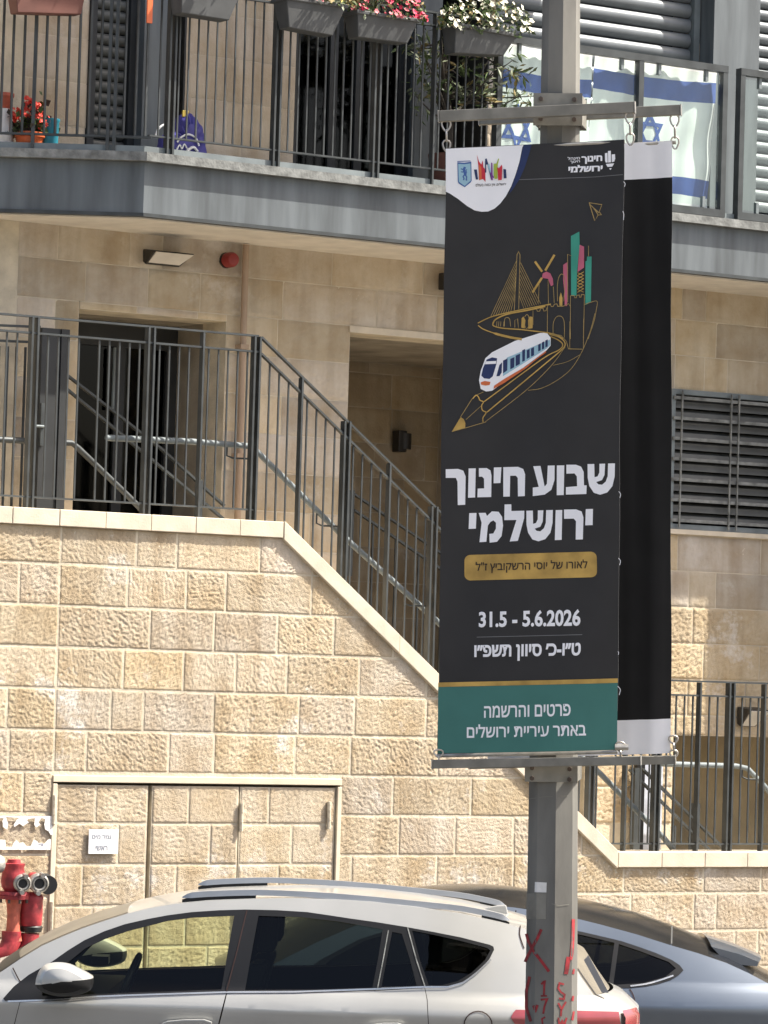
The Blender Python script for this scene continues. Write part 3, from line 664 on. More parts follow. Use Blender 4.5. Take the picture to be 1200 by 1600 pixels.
# hanging links
def links(px, py0, py1, plane, n):
    a = plane(px, py0, -.0); b = plane(px+1, py1); m = MB()
    for i in range(n):
        c0 = a+(b-a)*(i/n); c1 = a+(b-a)*((i+1)/n); mid = (c0+c1)/2; h = (c1-c0)*.56; w = (rgt if i % 2 == 0 else fwd)*(.017 if i else .02)
        pts = [mid+h*math.cos(t)+w*math.sin(t)*(1-.35*math.cos(t)) for t in [k*math.pi/6 for k in range(13)]]
        m.tube(pts, .0042, 0, 6)
    m.build('hanging_link', 'chain', pole, smooth=True)
links(697, 188, 236, onB, 3); links(984, 176, 226, onB, 3); links(1054, 180, 232, onR, 3)
links(685, 1172, 1192, onB, 2); links(969, 1160, 1186, onB, 2); links(1052, 1150, 1184, onR, 3)
m = MB(); q = onB(972, 1167, .03); m.tube([q-rgt*.03, q+rgt*.03], .013, 0, 8); m.build('clamp', 'alu', pole, smooth=True)
# labels and spray paint on the post faces
def onP(px, py):                              # nearest post facet hit by the sight line
    d = ray(px, py); best = None; RI = prad(tA)*1.04
    for k in range(8):
        a0 = 2*math.pi*(k+.5)/8+R(6); n = cside*math.cos(a0)+cdir*math.sin(a0)
        if n.dot(d) >= 0: continue
        t0 = (PL(px, py, base, cdir)-base).dot(ax); ri = prad(t0)*1.04*math.cos(math.pi/8)
        t = (base+ax*t0+n*ri-CAMP).dot(n)/d.dot(n)
        if best is None or t > best[0]: best = (t, n)
    return CAMP+d*best[0]+best[1]*.0025
def patch(name, pts, mt, par=None):
    m = MB(); a, b, c, d = [np.array(p, float) for p in pts]; n = 12; P = []
    for i in range(n+1): t = i/n; P += [onP(*(a*(1-t)+b*t)), onP(*(d*(1-t)+c*t))]
    m.add(P, [(2*i, 2*i+2, 2*i+3, 2*i+1) for i in range(n)]); return m.build(name, mt, par or shaft)
patch('sticker', [(836.5, 1378), (854.5, 1379), (854, 1394.5), (836, 1394)], 'paper'); patch('sticker', [(823.5, 1396), (854, 1395.5), (853, 1436), (823, 1436)], 'galvd')
def stroke(mb, pts, w, pl, mi=0, lift=0):
    P = np.array(pts, float); L = []; Rr = []
    if not isinstance(w, (list, tuple)): w = [w]*len(P)
    for i in range(len(P)):
        a = P[max(i-1, 0)]; b = P[min(i+1, len(P)-1)]; d = (b-a)/max(1e-6, np.hypot(*(b-a))); n = np.array((-d[1], d[0]))
        k = 1.0
        if 0 < i < len(P)-1:
            d1 = P[i]-P[i-1]; d1 = d1/max(1e-6, np.hypot(*d1)); k = min(2.0, 1/max(.4, abs(d1@d)))
        L.append(P[i]+n*w[i]/2*k); Rr.append(P[i]-n*w[i]/2*k)
    vs = [pl(*q) for q in L]+[pl(*q) for q in Rr]; c = len(P)
    if lift: vs = [v+bn*lift for v in vs]
    mb.add(vs, [(i, i+1, c+i+1, c+i) for i in range(c-1)], mi)
def sub(pts, k=4):
    out = []
    for (a, b) in zip(pts[:-1], pts[1:]): out += [(a[0]+(b[0]-a[0])*t/k, a[1]+(b[1]-a[1])*t/k) for t in range(k)]
    return out+[pts[-1]]
def cv(pts, k=8):                             # smooth curve through points
    P = [np.array(p, float) for p in pts]; P = [2*P[0]-P[1]]+P+[2*P[-1]-P[-2]]; out = []
    for i in range(1, len(P)-2):
        for j in range(k):
            t = j/k; a, b, c, d = P[i-1:i+3]
            out.append(tuple(.5*((2*b)+(-a+c)*t+(2*a-5*b+4*c-d)*t*t+(-a+3*b-3*c+d)*t**3)))
    return out+[tuple(P[-2])]
gm = MB()
for pts, w in (([(823, 1459), (826, 1470), (834, 1486), (847, 1503), (858, 1518)], 4.5), ([(846, 1452), (840, 1466), (832, 1481), (824, 1496), (821, 1503)], 4.5),
               ([(828, 1526), (823, 1548), (823, 1575), (830, 1596)], 4.5), ([(834, 1571), (837, 1579), (840, 1570)], 4), ([(846, 1538), (851, 1532), (850, 1555)], 3), ([(845, 1556), (855, 1556)], 2.5),
               ([(845, 1562), (855, 1561), (851, 1572), (849, 1584)], 3), ([(852, 1589), (847, 1592), (848, 1600), (853, 1606), (848, 1611), (846, 1604)], 2.5),
               ([(881, 1538), (874, 1536), (872, 1544), (876, 1550), (882, 1554), (881, 1561), (873, 1560)], 3), ([(872, 1567), (877, 1577), (884, 1565)], 3), ([(877, 1577), (876, 1588)], 3),
               ([(872, 1590), (874, 1602), (878, 1595), (881, 1603), (885, 1590)], 3), ([(895.5, 1436), (894.5, 1470), (893, 1490), (891, 1500)], 4.5), ([(888, 1495), (886, 1510), (884, 1522)], 6.5),
               ([(896, 1514), (895, 1522)], 3), ([(895, 1556), (894, 1564)], 3), ([(896, 1580), (894, 1594)], 3)):
    stroke(gm, sub(pts, 3), w, onP)
gm.build('graffiti', 'graf', shaft)
sm2 = MB(); stroke(sm2, sub([(862, 1412), (873, 1415), (889, 1413)], 3), 1.2, onP); stroke(sm2, sub([(824, 1249), (850, 1245), (898, 1243)], 4), .9, onP); sm2.build('tie_wire', 'galvd', shaft)

# ------------------------------------------------------------------ printed front banner
QT = ((697, 232), (975, 218), (963.5, 1172), (683, 1178))
def bil(u, v):
    a, b, c, d = [np.array(q, float) for q in QT]; return tuple((a*(1-u)+b*u)*(1-v)+(d*(1-u)+c*u)*v)
def wob(px, py):
    return .008*math.sin(px*.019+py*.0035)+.006*math.sin(px*.011-py*.0071+1)+.0025*math.sin(px*.043+py*.012)
def art(px, py): return onB(px, py, wob(px, py))
ban = thing('banner', onB(835, 1178), 'black street banner printed with a white headline, a gold tram drawing and a teal foot', 'banner')
m = MB(); nu, nv = 28, 60; vs = []
for side in (0, -.004):
    for j in range(nv+1):
        for i in range(nu+1):
            u, v = i/nu, j/nv; x, y = bil(u, v); ex = 1.0*math.sin(v*31+i)*(.0) + (1.2*math.sin(v*9+1)+.8*math.sin(v*23)) * (1 if i in (0, nu) else 0)*(0 if j in (0, nv) else .6)
            vs.append(art(x+ex, y)+bn*side)
k = (nu+1)*(nv+1); fs = []; ms = []
for j in range(nv):
    for i in range(nu):
        a = j*(nu+1)+i; q = (a, a+1, a+nu+2, a+nu+1); fs.append(q); ms.append(0); fs.append(tuple(x+k for x in q[::-1])); ms.append(1)
edge = [i for i in range(nu+1)]+[j*(nu+1)+nu for j in range(1, nv+1)]+[nv*(nu+1)+i for i in range(nu-1, -1, -1)]+[j*(nu+1) for j in range(nv-1, 0, -1)]
for a, b in zip(edge, edge[1:]+edge[:1]): fs.append((b, a, a+k, b+k)); ms.append(2)
m.v = [tuple(v) for v in vs]; m.f = fs; m.m = ms
cl = m.build('cloth', ['cloth', 'clothk', 'greyp'], ban, smooth=True)
for q0, q1 in ((QT[0], QT[1]), (QT[3], QT[2])):
    h = MB(); h.tube([onB(q0[0]-1, q0[1]+3, -.012), onB(q1[0]+1, q1[1]+3, -.012)], .009, 0, 8); h.build('hem_rod', 'alu', ban, smooth=True)
LIFT = .0022
def flat(pts, mi, mb, lift=LIFT, dens=14):
    """filled printed shape: polygon cut into a fine grid so it follows the cloth"""
    bm = bmesh.new(); f = bm.faces.new([bm.verts.new((p[0], p[1], 0)) for p in pts])
    bm.normal_update()
    if len(pts) > 4: bmesh.ops.triangulate(bm, faces=[f], ngon_method='EAR_CLIP')
    xs = [p[0] for p in pts]; ys = [p[1] for p in pts]
    for lo, hi, n in ((min(xs), max(xs), (1, 0, 0)), (min(ys), max(ys), (0, 1, 0))):
        t = lo+dens
        while t < hi: bmesh.ops.bisect_plane(bm, geom=bm.verts[:]+bm.edges[:]+bm.faces[:], plane_co=(t*n[0], t*n[1], 0), plane_no=n); t += dens
    bm.verts.index_update(); vs = [art(v.co.x, v.co.y)+bn*lift for v in bm.verts]; mb.add(vs, [tuple(v.index for v in f.verts) for f in bm.faces], mi); bm.free()
def on_banner_text(body, quad, mt, name, weight=0.0, parent=None, plane=None, lift=LIFT, flatten=.02, gapx=1.0):
    """text fitted into a photo quad: (left,top),(right,top),(right,bottom),(left,bottom)"""
    pl = plane or art; cu = bpy.data.curves.new('text', 'FONT'); cu.body = body; cu.size = 1; cu.space_character = gapx; cu.resolution_u = 3
    if weight: cu.bevel_depth = weight; cu.bevel_resolution = 1
    ob = bpy.data.objects.new('text', cu); COL.objects.link(ob); dg = bpy.context.evaluated_depsgraph_get(); dg.update()
    me = ob.evaluated_get(dg).to_mesh(); V = [v.co.copy() for v in me.vertices]; F = [tuple(p.vertices) for p in me.polygons]
    ob.evaluated_get(dg).to_mesh_clear(); bpy.data.objects.remove(ob); bpy.data.curves.remove(cu)
    x0 = min(v.x for v in V); x1 = max(v.x for v in V); y0 = min(v.y for v in V); y1 = max(v.y for v in V)
    a, b, c, d = [np.array(q, float) for q in quad]; mb = MB(); vs = []
    for v in V:
        u = (v.x-x0)/(x1-x0); w = (y1-v.y)/(y1-y0); p = (a*(1-u)+b*u)*(1-w)+(d*(1-u)+c*u)*w; q = pl(*p)
        vs.append(q+bn*(lift+v.z*flatten) if plane is None else q+Vector((0, -1, 0))*(lift+v.z*flatten))
    mb.add(vs, F); return mb.build(name, mt, parent)
def heb(s):                                   # right-to-left run, numerals kept left-to-right
    return s[::-1]
# white shield corner with navy sweep, fold line, footer
pr = MB()
corner = [(697, 232.5)]+[(760, 229.4), (812, 226.6)]
flat([(697.2, 233), (818, 226.8), (816, 231), (812, 252), (806, 272), (799, 291), (791, 306), (782, 318), (773, 326), (763, 330.5), (753, 331), (742, 329), (730, 322), (716, 311), (703, 302.5), (697.3, 300)], 0, pr)
flat([(818.3, 227), (831, 225.8), (827, 240), (820, 262), (812, 280), (801, 297), (795, 303.5), (799.6, 291.5), (806.5, 272), (812.6, 252), (816.5, 231)], 1, pr)
flat([(684.6, 1068), (965, 1061.5), (964, 1171.4), (683.4, 1177.4)], 2, pr)
flat([(684.8, 1066.5), (965.2, 1060), (965, 1067), (684.6, 1073.4)], 3, pr, lift=LIFT+.0012)
stroke(pr, sub([(808, 281), (860, 279), (930, 276.4), (973.5, 273)], 4), 1.0, art, 4, LIFT)
pr.build('printed_ground', ['white', 'navy', 'teal', 'gold', 'greyp'], ban)
# gold name plate with rounded corners
pl_ = []
for cx, cy, a0 in ((923, 871, -90), (923.5, 893, 0), (735, 898, 90), (735, 876, 180)):
    for t in range(0, 91, 15): a = R(a0+t); pl_.append((cx+9.5*math.cos(a), cy+9*math.sin(a)))
pm = MB(); flat(pl_, 0, pm); npl = pm.build('name_plate', 'gold', ban)
on_banner_text(heb('לאורו של יוסי הרשקוביץ ז"ל'), ((743, 878), (918, 874), (918, 892), (743, 896)), 'ink', 'lettering', .012, npl, lift=LIFT+.0015)
# headline, letter by letter
def C5(p): return (690+p[0]/4.2857, 700+p[1]/4.2857)
shin = [(978, 108), (1023, 107), (1025, 196), (1045, 190), (1057, 165), (1058, 106), (1096, 105), (1092, 180), (1075, 215), (1036, 228), (1050, 243), (1075, 246), (1100, 225), (1113, 190), (1116, 104), (1162, 103), (1160, 190), (1145, 255), (1110, 298), (1062, 313), (1020, 300), (990, 255), (979, 200)]
glyphs = [shin, [(836, 112), (900, 112), (935, 125), (952, 160), (954, 250), (972, 250), (970, 308), (833, 312), (833, 262), (908, 256), (906, 190), (890, 170), (836, 172)],
 [(772, 117), (822, 116), (818, 315), (771, 316)], [(613, 122), (662, 120), (690, 258), (705, 240), (711, 118), (757, 117), (756, 215), (735, 280), (690, 312), (610, 322), (610, 265), (650, 260)],
 [(411, 128), (510, 126), (545, 140), (558, 175), (556, 322), (510, 324), (508, 200), (495, 185), (457, 186), (455, 325), (411, 326)], [(348, 130), (398, 129), (392, 234), (346, 236)],
 [(248, 135), (300, 134), (325, 150), (332, 185), (330, 328), (238, 330), (240, 272), (283, 270), (282, 205), (270, 192), (248, 192)], [(180, 137), (227, 136), (223, 331), (176, 333)],
 [(28, 142), (110, 140), (145, 152), (160, 190), (157, 380), (108, 382), (106, 225), (95, 200), (28, 200)],
 [(966, 409), (1014, 408), (1012, 516), (962, 518)], [(820, 412), (900, 411), (938, 425), (950, 465), (946, 612), (898, 613), (900, 490), (885, 473), (820, 474)], [(764, 416), (808, 415), (804, 615), (758, 617)],
 [(567+(x-978)*.967, 418+(y-106)*1.0+(0)) for x, y in shin], [(420, 378), (465, 377), (466, 422), (553, 420), (552, 470), (510, 622), (455, 626), (500, 482), (418, 483)],
 [(247, 435), (293, 434), (302, 455), (335, 424), (380, 427), (403, 460), (410, 520), (400, 590), (370, 628), (320, 634), (318, 575), (345, 572), (362, 540), (362, 500), (345, 485), (325, 495), (308, 520), (298, 628), (252, 631), (266, 500)],
 [(184, 436), (232, 435), (228, 540), (180, 542)]]
hm = MB()
for gph in glyphs: flat([C5(p) for p in gph], 0, hm, dens=20)
hm.build('headline', 'white', ban)
on_banner_text('31.5 - 5.6.2026', ((748, 955.5), (907.5, 951.5), (907, 978), (748, 980.5)), 'white', 'date_line', .032, ban)
lm = MB(); stroke(lm, sub([(745, 995.5), (830, 993.5), (910, 991.5)], 4), 1.1, art, 0, LIFT); lm.build('divider', 'greyp', ban)
on_banner_text(heb("ט״ו-כ׳ סיוון תשפ״ו"), ((741, 1008), (908, 1004), (907, 1031), (741, 1033.5)), 'white', 'date_line', .034, ban)
on_banner_text(heb('פרטים והרשמה'), ((756.5, 1103), (892, 1099), (892, 1118.5), (756.5, 1122)), 'white', 'footer_line', .018, ban, lift=LIFT+.0012)
on_banner_text(heb('באתר עיריית ירושלים'), ((729.5, 1132), (916, 1128), (916, 1149), (729.5, 1153)), 'white', 'footer_line', .018, ban, lift=LIFT+.0012)
# emblem at the upper right
em = MB()
E2 = lambda p: (860+p[0]/9.2308, 210+p[1]/9.2308)
for gph in ([(785, 272), (822, 266), (826, 405), (800, 408), (788, 380)], [(830, 240), (872, 236), (874, 402), (832, 406)], [(884, 290), (932, 285), (936, 350), (922, 392), (886, 402)],
            [(800, 425), (922, 418), (893, 465), (824, 470)], [(848, 490), (886, 487), (866, 515)]): flat([E2(p) for p in gph], 0, em, dens=30)
em.build('emblem', 'white', ban)
on_banner_text(heb('חינוך'), (E2((446, 315)), E2((748, 300)), E2((748, 412)), E2((446, 428))), 'white', 'emblem_lettering', .05, ban)
on_banner_text(heb('ירושלמי'), (E2((258, 445)), E2((755, 428)), E2((752, 528)), E2((258, 552))), 'white', 'emblem_lettering', .05, ban)
on_banner_text(heb('מינהל'), (E2((248, 325)), E2((425, 316)), E2((425, 358)), E2((248, 368))), 'white', 'emblem_lettering', .02, ban)
on_banner_text(heb('חינוך'), (E2((282, 380)), E2((425, 372)), E2((425, 412)), E2((282, 425))), 'white', 'emblem_lettering', .02, ban)
# city emblem: blue shield with rampant lion, and coloured brush mark
cm = MB(); E1 = lambda p: (690+p[0]/8, 220+p[1]/8)
L1 = LIFT+.0012; L2 = LIFT+.002
flat([E1(p) for p in ((203, 272), (290, 278), (375, 264), (380, 500), (365, 525), (293, 583), (222, 540), (208, 515))], 0, cm, L1)
flat([E1(p) for p in ((214, 292), (290, 297), (366, 286), (369, 500), (293, 568), (220, 515))], 1, cm, L2)
stroke(cm, [E1(p) for p in ((203, 262), (365, 256))], 1.2, art, 0, L1)
for pts, w in (([(296, 330), (290, 350), (278, 360)], 3.6), ([(285, 355), (290, 385), (300, 415), (298, 440)], 4.2), ([(282, 365), (262, 360), (246, 352)], 1.6), ([(285, 385), (265, 395), (250, 388)], 1.6), ([(298, 425), (275, 450), (285, 475), (278, 495)], 2), ([(300, 430), (318, 455), (312, 490), (325, 493)], 2), ([(300, 420), (318, 400), (312, 375), (322, 360)], 1.2)):
    stroke(cm, cv([E1(p) for p in pts], 4), w*1.0, art, 2, L2+.0006)
cm.build('city_crest', ['blue', 'sky', 'blue'], ban)
bm_ = MB(); i = 0
for gph, c in (([(408, 362), (445, 362), (460, 485), (432, 488)], 0), ([(445, 175), (470, 260), (500, 300), (518, 245), (525, 330), (548, 360), (552, 515), (520, 480), (472, 495), (462, 300)], 1), ([(470, 300), (500, 330), (505, 485), (475, 488)], 2),
               ([(548, 230), (566, 222), (600, 330), (645, 490), (620, 488), (575, 300), (560, 300), (562, 400), (545, 400)], 0), ([(575, 300), (600, 290), (622, 400), (612, 420)], 3), ([(600, 400), (615, 395), (662, 460), (650, 470)], 4), ([(622, 275), (638, 280), (642, 495), (622, 492)], 4),
               ([(655, 290), (690, 285), (712, 222), (722, 228), (705, 300), (700, 475), (668, 480), (655, 440)], 5), ([(695, 330), (720, 345), (755, 300), (762, 330), (755, 490), (710, 495), (705, 400)], 6), ([(775, 355), (808, 360), (815, 470), (780, 472)], 0)):
    i += 1; flat([E1(p) for p in gph], c, bm_, L1+.0003*i, dens=30)
bm_.build('brush_mark', ['navy', 'red', 'orange', 'sky', 'purple', 'lime', 'red'], ban)
on_banner_text(heb('ירושלים, אין כמוה בעולם'), (E1((430, 535)), E1((808, 524)), E1((808, 566)), E1((430, 585))), 'ink', 'slogan', .012, ban, lift=L1)
# paper plane
il = MB()
for pts in ([(555, 985), (745, 1015), (700, 1130), (590, 1030), (560, 985), (640, 1245), (690, 1165), (655, 1105), (600, 1035)], [(690, 1165), (735, 1160), (705, 1115)]): stroke(il, [E2(p) for p in pts], 1.3, art, 0, LIFT)
# line drawing: bridge, windmill, towers, walls, track, tram and pencil
a3 = lambda p: (740+p[0]/5.714, 350+p[1]/5.714); a4 = lambda p: (700+p[0]/4.8, 490+p[1]/4.8)
ln = []
def line(pts, f, w=1.2, mi=0, smooth=False):
    q = [f(p) for p in pts]; q = cv(q, 5) if smooth else q; ln.append(1); stroke(il, q, w, art, mi, LIFT+.00008*len(ln))
line([(362, 770), (388, 275), (402, 247), (415, 275), (402, 760)], a3, 1.0)
for k in range(9): t = k/8; line([(383-6*t*2, 330+t*280), (150+t*180, 832-t*45)], a3, .8)
for k in range(9): t = k/8; line([(420-t*14, 345+t*290), (598-t*150, 712+t*40)], a3, .8)
for q in ([(640, 415), (722, 275)], [(612, 425), (548, 335)], [(610, 480), (525, 612)]):
    line(q, a3, 3.4, 1); 
line([(585, 520), (578, 700)], a3, .9); line([(665, 500), (668, 720)], a3, .9); line([(712, 560), (720, 705)], a3, .9)
flat([a3(p) for p in ((610, 480), (618, 440), (650, 425), (685, 440), (708, 490), (712, 545), (690, 555), (665, 490))], 2, il, LIFT+.0012)
line([(750, 690), (748, 560), (760, 480), (785, 447), (808, 470), (815, 560), (805, 690)], a3, .9, smooth=True)
flat([a3(p) for p in ((768, 730), (765, 660), (780, 610), (795, 660), (792, 730))], 1, il, LIFT+.0012)
flat([a3(p) for p in ((800, 365), (842, 338), (836, 732), (814, 732), (810, 600), (800, 500))], 3, il, LIFT+.0014)
line([(842, 700), (840, 270), (875, 285)], a3, .9)
flat([a3(p) for p in ((869, 108), (945, 68), (948, 190), (925, 440), (920, 640), (872, 640))], 4, il, LIFT+.0016)
flat([a3(p) for p in ((948, 186), (988, 203), (988, 390), (930, 430))], 3, il, LIFT+.0018)
flat([a3(p) for p in ((1000, 335), (1012, 330), (1014, 292), (1056, 292), (1050, 700), (1000, 725))], 4, il, LIFT+.0016); line([(1028, 290), (1028, 195)], a3, .8)
for k in range(6):
    y = 450+k*30; line([(928, y+12), (986, y-22)], a3, 1.0, 1); line([(928, y-14), (986, y+10)], a3, .8, 1)
line([(872, 640), (900, 640), (905, 660), (918, 660), (922, 640), (945, 635), (950, 658), (960, 655), (965, 632), (990, 632)], a3, 1.2)
line([(866, 640), (866, 1029)], a3, 1.0); line([(992, 632), (984, 1029)], a3, 1.0)
line([(530, 762), (560, 758), (570, 780), (590, 778), (598, 755), (620, 752), (628, 778), (648, 772), (656, 745)], a3, 1.0)
line([(658, 725), (685, 720), (695, 738), (712, 736), (722, 716), (745, 714), (752, 735), (800, 735), (850, 712), (864, 735)], a3, 1.1)
line([(994, 720), (1050, 700), (1105, 692), (1100, 760), (1075, 880), (1025, 1029)], a3, 1.0, smooth=True)
line([(660, 720), (658, 965)], a3, .9); line([(530, 770), (530, 900)], a3, .8)
line([(710, 985), (712, 890), (735, 835), (765, 822), (795, 835), (812, 890), (812, 1015)], a3, 1.0, smooth=True)
line([(38, 885), (150, 832), (300, 792), (480, 755), (690, 715)], a3, 1.6, 1, True); line([(172, 888), (200, 850), (300, 805), (480, 770), (640, 735)], a3, 2.2, 1, True)
line([(172, 888), (180, 910), (260, 930), (420, 942), (560, 958), (650, 970), (740, 990), (800, 1025)], a3, 1.8, 1, True)
line([(40, 905), (90, 940), (200, 980), (330, 1012), (430, 1029)], a3, [1.5]*10+[3.6]*11, 1, True)
for x in (205, 222, 240, 268): line([(x, 915), (x+4, 870)], a3, .8)
line([(275, 915), (278, 850), (300, 835), (322, 850), (330, 915)], a3, .9, smooth=True); line([(368, 925), (368, 860), (392, 845), (400, 925)], a3, .8)
for g_ in ([(425, 925), (428, 840), (445, 825), (462, 860), (455, 932)], [(488, 935), (485, 860), (500, 825), (530, 830), (525, 930)]): flat([a3(p) for p in g_], 1, il, LIFT+.0012)
line([(455, 830), (475, 808), (492, 830), (495, 900), (472, 935), (455, 900)], a3, .9, smooth=True)
# track and pencil body
line([(770, 172), (830, 200), (862, 235), (830, 275), (700, 345), (270, 660)], a4, 1.6, 1, True); line([(760, 155), (840, 180), (880, 225), (850, 275), (700, 400), (290, 740)], a4, 1.8, 1, True)
line([(880, 250), (780, 385), (590, 570), (280, 810)], a4, .9, smooth=True); line([(770, 150), (850, 165), (890, 210), (905, 265), (1010, 268)], a4, 1.0)
line([(915, 60), (915, 265)], a4, .9); line([(1020, 40), (1018, 262)], a4, .9)
line([(1105, 0), (1070, 130), (1010, 280), (930, 410), (820, 500), (700, 560), (600, 575)], a4, .9, smooth=True); line([(1000, 305), (900, 360), (790, 388)], a4, .8, smooth=True)
line([(265, 588), (215, 610), (180, 640), (95, 775)], a4, 1.0); line([(185, 638), (210, 612), (228, 625), (240, 650), (265, 662), (252, 690), (258, 725), (285, 742), (262, 780), (262, 812)], a4, 1.6, 1, True)
line([(250, 690), (135, 795)], a4, .8); line([(30, 885), (130, 858), (285, 812)], a4, 1.0)
flat([a4(p) for p in ((28, 886), (95, 775), (118, 792), (130, 820), (128, 858))], 1, il, LIFT+.0014)
# tram
flat([a4(p) for p in ((232, 500), (245, 430), (280, 335), (330, 290), (500, 205), (690, 145), (740, 143), (770, 180), (770, 240), (740, 275), (330, 578), (285, 584), (245, 565))], 5, il, LIFT+.0034)
flat([a4(p) for p in ((440, 330), (765, 195), (768, 235), (740, 262), (410, 470), (420, 400))], 7, il, LIFT+.0038)
flat([a4(p) for p in ((290, 345), (330, 328), (368, 335), (362, 380), (335, 470), (310, 490), (270, 485), (250, 465), (262, 410))], 6, il, LIFT+.0042)
flat([a4(p) for p in ((285, 358), (362, 355), (358, 376), (276, 380))], 5, il, LIFT+.0046)
for g_ in ([(362, 470), (385, 385), (405, 365), (402, 440), (385, 468)], [(412, 352), (446, 336), (444, 425), (412, 448)], [(466, 340), (498, 325), (496, 402), (466, 418)], [(506, 315), (540, 300), (538, 378), (506, 395)], [(556, 275), (578, 265), (576, 352), (556, 362)], [(590, 275), (612, 264), (612, 328), (590, 340)], [(622, 262), (645, 250), (645, 312), (622, 322)], [(676, 232), (695, 223), (695, 275), (676, 284)], [(704, 216), (722, 208), (722, 262), (704, 270)], [(730, 202), (748, 194), (748, 246), (730, 254)]):
    flat([a4(p) for p in g_], 6, il, LIFT+.0042)
flat([a4(p) for p in ((340, 565), (345, 540), (420, 490), (590, 390), (720, 300), (735, 292), (735, 278), (590, 405), (420, 520))], 8, il, LIFT+.0044)
flat([a4(p) for p in ((245, 515), (275, 505), (318, 512), (312, 535), (280, 540), (248, 533))], 8, il, LIFT+.0044)
il.build('illustration', ['goldd', 'gold', 'pink', 'pink', 'green', 'white', 'navy', 'sky', 'orange'], ban)
# frayed threads along the right hem
th = MB()
for (x, y, dx, dy) in ((974.5, 284, 2.5, 8), (973.5, 330, 1.5, 14), (967, 768, 3, 10), (966.5, 872, 3, 11), (965, 1072, 4, 14), (965.5, 1018, 1, 5)): stroke(th, cv([(x, y), (x+dx, y+dy*.4), (x+dx*.6, y+dy)], 4), .9, art, 0, LIFT)
th.build('loose_thread', 'white', ban)

# ------------------------------------------------------------------ second banner, seen from its lining side
QR = ((765, 236), (1050, 220.5), (1048, 1177), (762, 1186))
rb = thing('banner', onR(900, 1180), 'second banner behind the post showing its black lining and two white end hems', 'banner')
def bilr(u, v):
    a, b, c, d = [np.array(q, float) for q in QR]; return tuple((a*(1-u)+b*u)*(1-v)+(d*(1-u)+c*u)*v)
m = MB(); nu, nv = 24, 66; vs = []; fs = []; ms = []
for side in (0, -.004):
    for j in range(nv+1):
        for i in range(nu+1):
            u, v = i/nu, j/nv
            if j == 4: v = .0592
            if j == nv-4: v = .9435
            x, y = bilr(u, v); vs.append(onR(x+(.9*math.sin(v*17) if i == nu else 0), y, .006*math.sin(u*20+v*3)+.004*math.sin(u*47-v*5)+.010*math.sin(u*44)*max(0, v-.7)*3+side))
k = (nu+1)*(nv+1)
for j in range(nv):
    for i in range(nu):
        a = j*(nu+1)+i; q = (a, a+1, a+nu+2, a+nu+1); fs.append(q); ms.append(1 if j < 4 or j >= nv-4 else 0); fs.append(tuple(x+k for x in q[::-1])); ms.append(2)
edge = [i for i in range(nu+1)]+[j*(nu+1)+nu for j in range(1, nv+1)]+[nv*(nu+1)+i for i in range(nu-1, -1, -1)]+[j*(nu+1) for j in range(nv-1, 0, -1)]
for a, b in zip(edge, edge[1:]+edge[:1]): fs.append((b, a, a+k, b+k)); ms.append(2)
m.v = [tuple(v) for v in vs]; m.f = fs; m.m = ms; m.build('cloth', ['clothk', 'white', 'greyp'], rb, smooth=True)
h = MB(); h.tube([onR(766, 238, -.012), onR(1056, 222, -.012)], .009, 0, 8); h.build('hem_rod', 'alu', rb, smooth=True)
